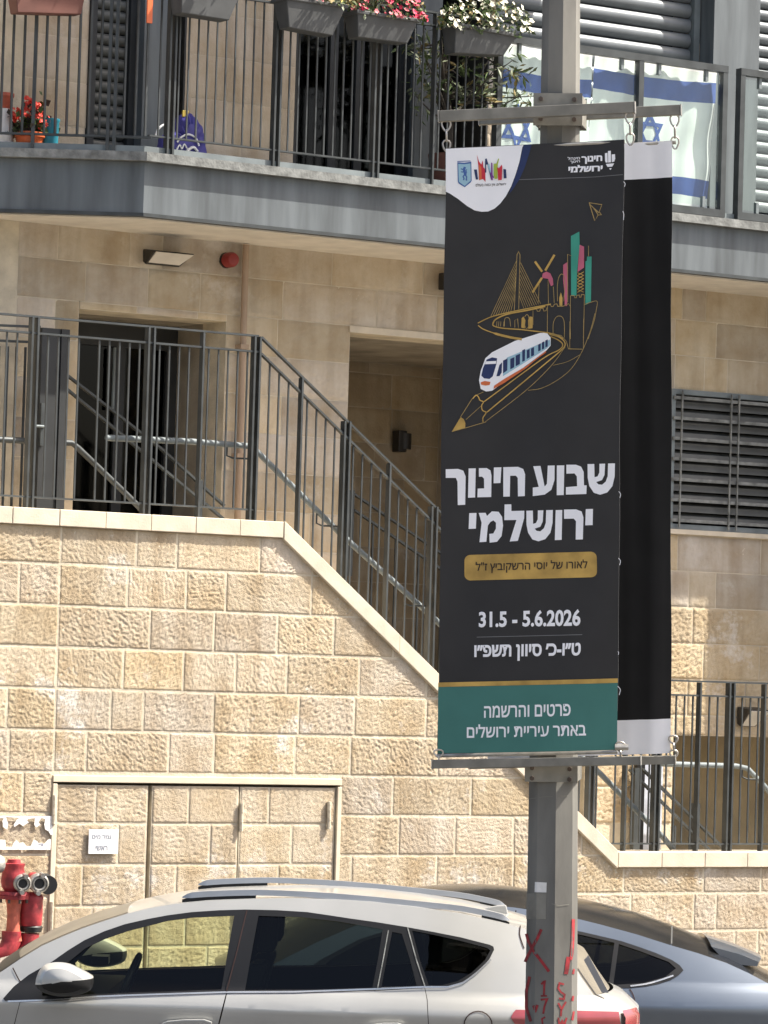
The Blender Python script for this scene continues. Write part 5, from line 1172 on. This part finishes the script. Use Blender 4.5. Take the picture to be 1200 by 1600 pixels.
# ------------------------------------------------------------------ plants
def leafcloud(mb, pts, size, mats_n, rnd, aspect=.35, droop=.2, mat_w=None):
    for p in pts:
        d = Vector((rnd.gauss(0, 1), rnd.gauss(0, 1), rnd.gauss(droop, .8))).normalized(); s = size*rnd.uniform(.6, 1.25); n = Vector((rnd.gauss(0, 1), rnd.gauss(0, 1), rnd.gauss(0, 1))); n = (n-d*n.dot(d)).normalized()
        w = d.cross(n)*s*aspect; p = Vector(p)
        mi = rnd.choices(range(mats_n), weights=mat_w)[0]
        mb.add([p, p+d*s*.5+w*.5+n*s*.06, p+d*s, p+d*s*.5-w*.5+n*s*.06], [(0, 1, 2, 3)], mi)
def blossom(mb, p, r, nrm, rnd, mi=0, petals=5):
    n = Vector(nrm).normalized(); u = n.orthogonal().normalized(); v = n.cross(u); a0 = rnd.random()*6; p = Vector(p)
    for k in range(petals):
        a = a0+2*math.pi*k/petals; d = u*math.cos(a)+v*math.sin(a); e = n.cross(d)
        mb.add([p, p+d*r*.6+e*r*.42+n*r*.18, p+d*r+n*r*.3, p+d*r*.6-e*r*.42+n*r*.18], [(0, 1, 2, 3)], mi)
def planter(label, quad, Y, mt, canopy, petal, nb, leaves, seed, rb=.02, lm=('leaf', 'leafo', 'leafy'), lw=(5, 3, 1), depth=.17, group='planters hung on the balcony railing', loc=None):
    rnd = random.Random(seed); tl, tr, br, bl_ = quad; P = [W(*p, Y) for p in (tl, tr, br, bl_)]
    root = thing('flower_planter', P[3], label, 'planter', group); m = MB(); b = Vector((0, depth, 0)); ins = Vector((0, depth*.16, 0))
    m.hexa([P[3]+ins, P[2]+ins, P[2]+b-ins, P[3]+b-ins, P[0], P[1], P[1]+b, P[0]+b]); up = Vector((0, 0, .022)); f = Vector((0, .008, 0)); r = (P[1]-P[0]).normalized()*.008
    m.hexa([P[0]-f-r-up, P[1]-f+r-up, P[1]+b+f+r-up, P[0]+b+f-r-up, P[0]-f-r+up*.2, P[1]-f+r+up*.2, P[1]+b+f+r+up*.2, P[0]+b+f-r+up*.2])
    m.build('trough', mt, root, bevel=.006)
    c0, c1, hgt, drop = canopy; C0 = W(*c0, Y); C1 = W(*c1, Y); pts = []; bls = []
    def samp():
        t = rnd.random(); a = rnd.uniform(-1, 1); k = math.sqrt(max(0, 1-(2*t-1)**4)); base_ = C0.lerp(C1, t); th = rnd.uniform(-.35, math.pi+.1); rr = k*rnd.uniform(.6, 1.05)
        return base_+Vector((0, depth*.45, 0))+Vector((0, -math.cos(th)*depth*.75*rr, (math.sin(th)*hgt if math.sin(th) > 0 else math.sin(th)*drop*3)*rr)), th
    for _ in range(leaves): pts.append(samp()[0])
    fo = MB(); leafcloud(fo, pts, .04, 3, rnd, .5, mat_w=lw); fo.build('foliage', list(lm), root)
    bm__ = MB(); pl_m = petal if isinstance(petal, tuple) else (petal,)
    for _ in range(nb):
        p, th = samp(); blossom(bm__, p+Vector((0, -.015, .01)), rb*rnd.uniform(.75, 1.2), (rnd.gauss(.3, .4), -1+rnd.gauss(0, .4), rnd.gauss(.6, .4)), rnd, rnd.randrange(len(pl_m)))
    bm__.build('blossoms', list(pl_m), root); return root
YP = YB-.16
planter('grey trough of white daisies hung on the railing beside the pole', ((713, 36), (810, 54), (791, 86), (714, 82)), YP, 'pot', ((700, 38), (836, 50), .20, .05), ('fwhite', 'fwhite', 'fwhite'), 75, 560, 1, .021)
planter('grey trough of crimson red flowers hung on the railing', ((559, 16), (655, 30), (641, 67), (563, 57)), YP, 'pot', ((560, 18), (672, 32), .20, .02), ('fred', 'fpink', 'fred'), 130, 420, 2, .017)
planter('grey trough with sparse yellow and salmon flowers hung on the railing', ((448, -6), (542, 8), (524, 55), (455, 42)), YP, 'pot', ((478, -4), (566, 6), .15, .03), ('fyel', 'fpink', 'fyel'), 50, 380, 3, .015, lw=(3, 3, 3))
planter('empty looking dark grey trough high on the railing left of the others', ((284, -40), (384, -28), (362, 31), (287, 19)), YP, 'pot', ((290, -40), (380, -28), .12, 0), 'fwhite', 10, 160, 4)
nl_ = Vector((lft.y, -lft.x, 0)); nl_ = nl_ if nl_.y > 0 else -nl_
q = PL(80, 0, P1-nl_*.14, nl_)
planter('reddish brown plastic trough hung at the far left of the railing', ((22, -45), (142, -48), (130, 22), (30, 19)), q.y+.02, 'terra', ((22, -45), (142, -48), .12, 0), 'fwhite', 5, 150, 5, depth=.14)

# oleander in a pot behind the bars
ol = thing('oleander_shrub', W(702, 255, YB+.32), 'leafy oleander shrub with narrow olive leaves and a dark crooked stem behind the railing', 'shrub')
rnd = random.Random(11); YO = YB+.30; stem = [W(x, y, YO) for x, y in ((704, 290), (702, 240), (703, 190), (697, 150), (693, 110), (700, 70), (708, 48), (716, 30))]
m = MB(); m.tube(stem, [.026, .025, .024, .022, .02, .018, .014, .01], 0, 8)
pts = []; br_ends = []
for (x, y) in ((640, 80), (655, 108), (650, 150), (668, 95), (676, 150), (720, 120), (735, 90), (745, 150), (760, 165), (775, 105), (800, 95), (815, 120), (832, 105), (838, 150), (790, 160), (722, 160), (690, 60), (765, 90), (820, 145), (655, 62), (668, 55)):
    k = rnd.randrange(2, 6); yo = YO+rnd.uniform(-.22, .2); e = W(x, y, yo if x < 770 else YB-.05-rnd.random()*.12); a_ = stem[k]; mid = (a_+e)/2+Vector((0, 0, rnd.uniform(-.05, .03)))
    m.tube([a_, mid, e], [.009, .006, .003], 0, 5); br_ends.append(e)
    for _ in range(24): t = rnd.uniform(.45, 1.05); p = mid.lerp(e, max(0, (t-.4)/.6)); pts.append(p+Vector((rnd.gauss(0, .045), rnd.gauss(0, .05), rnd.gauss(0, .04))))
m.build('stem', 'wood', ol, smooth=True); fo = MB(); leafcloud(fo, pts, .085, 3, rnd, .26, -.1, mat_w=(4, 5, 1)); fo.build('foliage', ['leaf', 'leafo', 'leafy'], ol)
m = MB(); b = stem[0]; m.lathe((b.x, b.y, zfl), (0, 0, 1), [(0, .10), (.02, .11), (.26, .15), (.29, .155), (.29, .13), (.25, .12)], 20); m.build('pot', 'terra', ol, smooth=True)

# geranium pot, bucket and second pot at the far left
def onf(px, py, back=.12): return PL(px, py, P1+nl_*back, nl_)
g0 = onf(46, 222, .14); gp_ = thing('geranium_pot', (g0.x, g0.y, zfl), 'bright orange pot of scarlet geraniums behind the bars at the far left', 'potted plant')
m = MB(); zt = onf(46, 208, .14).z; m.lathe((g0.x, g0.y, zfl), (0, 0, 1), [(0, .05), (.01, .06), (zt-zfl-.03, .088), (zt-zfl-.028, .097), (zt-zfl, .098), (zt-zfl, .085), (zt-zfl-.03, .08)], 24); m.build('pot', 'potred', gp_, smooth=True)
rnd = random.Random(5); fo = MB(); leafcloud(fo, [Vector((g0.x, g0.y, zt))+Vector((rnd.gauss(0, .055), rnd.gauss(0, .045), abs(rnd.gauss(.03, .06)))) for _ in range(220)], .055, 2, rnd, .8, .2); fo.build('foliage', ['leaf', 'wood'], gp_)
bl2 = MB()
for (x, y) in ((30, 172), (40, 166), (48, 160), (58, 166), (24, 185), (38, 180), (52, 178), (62, 176), (66, 188), (60, 198), (76, 188), (72, 196), (45, 156), (20, 180)):
    c = onf(x, y, .12+rnd.uniform(-.05, .04))
    for _ in range(13): blossom(bl2, c+Vector((rnd.gauss(0, .013), rnd.gauss(0, .013), rnd.gauss(0, .013))), .014, (rnd.gauss(.2, .5), -1, rnd.gauss(.4, .5)), rnd)
bl2.build('blossoms', 'fgeran', gp_)
b0 = onf(79, 222, .17); bk_ = thing('bucket', (b0.x, b0.y, zfl), 'teal blue plastic bucket beside the scarlet geranium pot', 'bucket'); m = MB(); h = onf(79, 186, .17).z-zfl
m.lathe((b0.x, b0.y, zfl), (0, 0, 1), [(0, .035), (.005, .042), (h-.02, .05), (h-.015, .054), (h, .054), (h, .047), (.03, .04)], 20); m.build('shell', 'tealb', bk_, smooth=True)
p0 = onf(4, 200, .15); pp = thing('small_pot', (p0.x, p0.y, onf(4, 168, .15).z), 'small orange clay pot on a pale stand at the left edge of the picture', 'pot'); m = MB(); h = .10
m.lathe((p0.x, p0.y, onf(4, 170, .15).z), (0, 0, 1), [(0, .04), (.005, .045), (.07, .06), (.075, .066), (.095, .066), (.095, .055), (.05, .045)], 20); m.build('pot', 'redo', pp, smooth=True)
m = MB(); m.lathe((p0.x, p0.y, zfl), (0, 0, 1), [(0, .08), (.02, .08), (onf(4, 170, .15).z-zfl-.002, .05)], 16); m.build('stand', 'paper', pp, smooth=True)
# bag behind the railing
YBAG = YB+.28
bg0 = W(293, 236, YBAG); bag = thing('sports_bag', (bg0.x, bg0.y, zfl), 'violet blue cloth bag with white piping and a yellow tag behind the railing', 'bag')
m = MB(); outl_ = [(248, 238), (252, 216), (262, 206), (272, 204), (276, 190), (284, 178), (293, 176), (302, 183), (312, 197), (318, 216), (320, 240)]
PP = [W(x, y, YBAG) for x, y in cv(outl_, 4)]; cz_ = bg0.z-.02; cen = sum((p for p in PP), Vector())/len(PP); vs = []; ly = [(-.085, .55), (-.07, .8), (-.035, .95), (0, 1), (.05, .95), (.09, .7)]
for dy, k in ly: vs += [Vector((cen.x+(p.x-cen.x)*k, YBAG+dy+.008*math.sin(i*1.7), zfl+(p.z-zfl)*(.5+.5*k))) for i, p in enumerate(PP)]
n = len(PP); fs = [(i*n+j, i*n+j+1, (i+1)*n+j+1, (i+1)*n+j) for i in range(len(ly)-1) for j in range(n-1)]+[tuple(range(n))[::-1]]
m.add(vs, fs); m.build('body', 'bagb', bag, smooth=True)
m = MB(); m.tube([W(x, y, YBAG-.095) for x, y in cv([(277, 222), (284, 214), (295, 210), (306, 216), (311, 228)], 4)], .006, 0, 6); m.tube([W(x, y, YBAG-.10) for x, y in cv([(243, 214), (247, 202), (256, 195), (266, 194)], 4)], .007, 0, 6); m.tube([W(x, y, YBAG-.095) for x, y in cv([(276, 234), (281, 226), (284, 233), (288, 225), (292, 232)], 3)], .005, 0, 6); m.tube([W(x, y, YBAG-.095) for x, y in cv([(292, 236), (302, 230), (309, 237)], 4)], .009, 0, 6); m.build('piping', 'signw', bag, smooth=True)
m = MB(); a = W(284, 172, YBAG-.03); b = W(293, 184, YBAG-.03); m.box((a.x, YBAG-.045, b.z), (b.x, YBAG-.03, a.z)); m.build('tag', 'fyel', bag, bevel=.005)
# orange strap hanging from the railing
a = W(230, -20, YB-.03); b = W(237, 37, YB-.03); m = MB(); m.box((a.x, YB-.04, b.z), (b.x, YB-.028, a.z)); tag(m.build('strap', 'potred', bevel=.003), 'narrow orange strap hanging down beside the grey pier at the balcony corner', 'strap')

# ------------------------------------------------------------------ wall fittings
def flood(label, box_px, Y, grp='floodlights on the house wall'):
    x0, y0, x1, y1 = box_px; a = W(x0, y0, Y); b = W(x1, y1, Y); root = thing('floodlight', a, label, 'light', grp); m = MB(); wd = b.x-a.x; hz = a.z-b.z
    A = Vector((a.x, Y-.01, a.z)); 
    m.hexa([(a.x, Y-.05, b.z), (b.x-.05, Y-.05, b.z), (b.x-.05, Y-.012, b.z+.02), (a.x, Y-.012, b.z+.02), (a.x, Y-.16, a.z-.02), (b.x, Y-.16, a.z-.02), (b.x, Y-.012, a.z), (a.x, Y-.012, a.z)]); m.build('housing', 'lampk', root, bevel=.006)
    m = MB(); m.hexa([(a.x+.012, Y-.056, b.z+.006), (b.x-.06, Y-.056, b.z+.006), (b.x-.06, Y-.048, b.z+.008), (a.x+.012, Y-.048, b.z+.008), (a.x+.012, Y-.168, a.z-.03), (b.x-.012, Y-.168, a.z-.03), (b.x-.012, Y-.158, a.z-.026), (a.x+.012, Y-.158, a.z-.026)]); m.build('diffuser', 'lampw', root)
    m = MB(); m.box(((a.x+b.x)/2-.04, Y-.014, (a.z+b.z)/2-.03), ((a.x+b.x)/2+.04, Y+.004, (a.z+b.z)/2+.03)); m.build('bracket', 'lampk', root)
flood('pale floodlight on the shaded wall above the dark entrance door', (222, 389, 284, 420), YF)
flood('pale floodlight on the sunny wall behind the bars at the lower right', (1150, 1104, 1182, 1136), YF)
p = W(353, 407, YF); sr = thing('alarm_sounder', p, 'round dark red alarm sounder under the balcony', 'alarm'); m = MB(); m.lathe(p, (0, -1, 0), [(0, .042), (.02, .042), (.025, .049), (.08, .048), (.10, .038), (.105, .02)], 20); m.build('dome', 'siren', sr, smooth=True); m = MB(); m.lathe(p, (0, -1, 0), [(0, .052), (.012, .05)], 20); m.build('base', 'lampk', sr)
def wlamp(label, px, Y):
    x0, y0, x1, y1 = px; a = W(x0, y0, Y); b = W(x1, y1, Y); r = thing('wall_lamp', a, label, 'light'); m = MB(); m.box((a.x, Y-.10, b.z), (a.x+(b.x-a.x)*.55, Y-.01, a.z)); m.build('housing', 'lampk', r, bevel=.006); m = MB(); h = a.z-b.z; m.tube([(a.x+(b.x-a.x)*.55, Y-.06, b.z+h*.15), (a.x+(b.x-a.x)*.55, Y-.06, a.z-h*.12)], (b.x-a.x)*.42, 0, 16); m.build('lens', 'lampk', r, smooth=True)
wlamp('black up and down wall lamp deep in the shaded passage', (612, 673, 634, 708), YF+1.885)
wlamp('dark wall lamp half hidden by the left edge of the printed banner', (684, 427, 702, 455), YF)
# sign and torn notice on the wall
a = W(137, 1296, YW); b = W(182, 1334, YW); sg = thing('sign', (a.x, YW-.02, b.z), 'small white sign with two lines of Hebrew on the first cabinet door', 'sign'); m = MB(); m.box((a.x, YW-.018, b.z), (b.x, YW-.011, a.z)); m.build('plate', 'signw', sg, bevel=.001)
def onS(px, py): return W(px, py, YW-.018)
on_banner_text(heb('גמל מים'), ((144, 1303), (174, 1303.6), (174, 1311), (144, 1310.4)), 'inkg', 'lettering', .022, sg, onS, .0012, .004)
on_banner_text(heb('ראשי'), ((149.5, 1321), (168, 1321.3), (168, 1329), (149.5, 1328.7)), 'inkg', 'lettering', .022, sg, onS, .0012, .004)
nt_ = thing('torn_notice', W(40, 1328, YW-.015), 'remains of a torn white notice pasted on the wall above the red hydrant', 'notice'); C8 = lambda p: W(p[0]/6.667, 1260+p[1]/6.667, YW-.0135)
for gph in ([(-300, 95), (545, 100), (545, 300), (525, 295), (505, 260), (470, 240), (460, 190), (470, 130), (430, 120), (400, 165), (420, 190), (375, 220), (355, 190), (365, 120), (290, 130), (280, 150), (300, 165), (240, 205), (200, 180), (150, 215), (140, 195), (165, 150), (200, 120), (60, 110), (85, 180), (75, 240), (30, 215), (25, 150), (40, 125), (0, 120), (-60, 200), (-160, 130), (-300, 200)],
            [(-300, 452), (525, 452), (530, 340), (500, 345), (460, 390), (440, 380), (400, 380), (385, 360), (350, 345), (320, 410), (280, 415), (240, 375), (200, 380), (170, 350), (140, 380), (125, 420), (60, 420), (55, 350), (10, 345), (-80, 400), (-300, 330)]):
    m = MB(); m.prism([C8(p) for p in gph], (0, -.0015, 0)); m.build('paper_remnant', 'paper', nt_)
m = MB(); m.prism([C8(p) for p in ((398, 388), (448, 385), (450, 412), (420, 416), (432, 396), (400, 400))], (0, -.0022, 0)); m.build('print_mark', 'inkg', nt_)
# leaning plastic sheet behind the lower bars
sh = thing('plastic_sheet', W(1015, 1330, YF-.05), 'pale bluish plastic sheet in a dark frame standing against the lit wall at lower right', 'sheet'); a = W(1004, 1190, YF-.05); b = W(1031, 1335, YF-.05)
m = MB(); m.box((a.x, YF-.06, b.z-.1), (b.x, YF-.05, a.z)); m.build('panel', 'poly', sh); m = MB(); m.box((a.x-.07, YF-.085, b.z-.1), (a.x-.003, YF-.045, a.z+.02)); m.build('frame', 'trim', sh)

# ------------------------------------------------------------------ red standpipe hydrant
YH = YW-.20
hp = lambda px, py, dy=0: W(px, py, YH+dy)
S_ = (hp(10, 1400).x-hp(0, 1400).x)/10*1.0/math.cos(YAW)*math.cos(YAW); q0 = hp(22, 1470)
hy = thing('hydrant', (q0.x, YH, .12), 'weathered red double outlet standpipe hydrant in front of the stone wall at far left', 'hydrant')
sx = (hp(100, 1400).x-hp(0, 1400).x)/100; sz = (hp(20, 1300).z-hp(20, 1400).z)/100      # metres per photo pixel
def vert(name, cx, ys, mt, n=18):
    x, = (hp(cx, ys[0][0]).x,); m = MB(); m.tube([(hp(cx, (ys[0][0]+ys[-1][0])/2).x, YH, hp(cx, y).z) for y, r in ys], [r*sz for y, r in ys], 0, n); return m.build(name, mt, hy, smooth=True)
vert('valve_body', 21, [(1470, 15), (1452, 11), (1430, 10), (1412, 12), (1404, 14)], 'redo')
fl = vert('flange', 21, [(1404.5, 25), (1399, 26), (1398.5, 25), (1398, 26), (1393, 24)], 'redp', 24)
vert('valve_body', 21, [(1393, 13), (1386, 18), (1376, 19.5), (1364, 18), (1356, 16), (1352, 17.5), (1349, 17.5), (1348.5, 11), (1343, 10), (1342.5, 5)], 'redp')
vert('valve_body', 48, [(1450, 15), (1444, 18), (1425, 19), (1408, 18.5), (1402, 19.5), (1399, 18), (1394, 14)], 'redp')
vert('collar', 48, [(1456, 17), (1448, 19), (1446, 17)], 'lampk')
for cx, yy in ((18, 1455), (46, 1458)):
    m = MB(); a = hp(cx, yy); m.tube([a, a+Vector((0, 0, -.06)), a+Vector((-.03, 0, -.12)), a+Vector((-.10, .03, -.15)), a+Vector((-.2, .2, -.16))], 15.5*sz, 0, 16); m.build('elbow', 'redp', hy, smooth=True)
m = MB()
for k in range(8):
    a = k*math.pi/4; c = hp(21, 1401); m.tube([c+Vector((22*sz*math.cos(a), 22*sz*math.sin(a), -.035)), c+Vector((22*sz*math.cos(a), 22*sz*math.sin(a), .03))], .008, 0, 6)
m.build('bolt', 'bolt', fl)
def coupling(cx, cy, r, dirn, dark):
    c = hp(cx, cy, -.10); d = Vector(dirn).normalized(); rr = r*sz; n0 = c-d*.16
    m = MB(); m.tube([n0, c-d*.05], rr*.8, 0, 18); m.build('outlet_pipe', 'redp', hy, smooth=True)
    m = MB(); m.lathe(c-d*.06, d, [(0, rr*.9), (.01, rr*1.02), (.05, rr*1.05), (.055, rr*.98), (.06, rr*.86), (.05, rr*.82), (.052, rr*.72), (.06, rr*.68), (.058, rr*.56), (.02, rr*.5), (-.0, rr*.01)], 26); m.build('coupling_ring', 'alu', hy, smooth=True)
    m = MB(); m.lathe(c-d*.045, d, [(0, rr*.5), (.036, rr*.5), (.036, .001)], 22); m.build('outlet_bore', 'rubber', hy)
    m = MB(); u = d.orthogonal().normalized(); v = d.cross(u)
    for k in range(2):
        a = k*math.pi+.6; p = c+(u*math.cos(a)+v*math.sin(a))*rr*.95; m.tube([p-d*.03, p+d*.03], .014, 0, 8)
    m.build('coupling_lug', 'alu', hy, smooth=True)
dv = (-fwd.x+rgt.x*.35, -fwd.y+rgt.y*.35, -.10); coupling(36, 1381, 13.5, dv, 0); coupling(62, 1381, 15, dv, 1)
m = MB(); q = hp(72, 1381, -.05); d = Vector(dv).normalized(); m.tube([q-d*.05, q+d*.05], 15*sz, 0, 20); m.build('coupling_ring', 'rubber', hy, smooth=True)
m = MB(); q = hp(0, 1350, -.02); m.lathe(q, (-1, -.2, 0), [(0, 14*sz), (.02, 15*sz), (.07, 15*sz), (.075, 8*sz)], 20); m.build('coupling_cap', 'alu', hy, smooth=True)
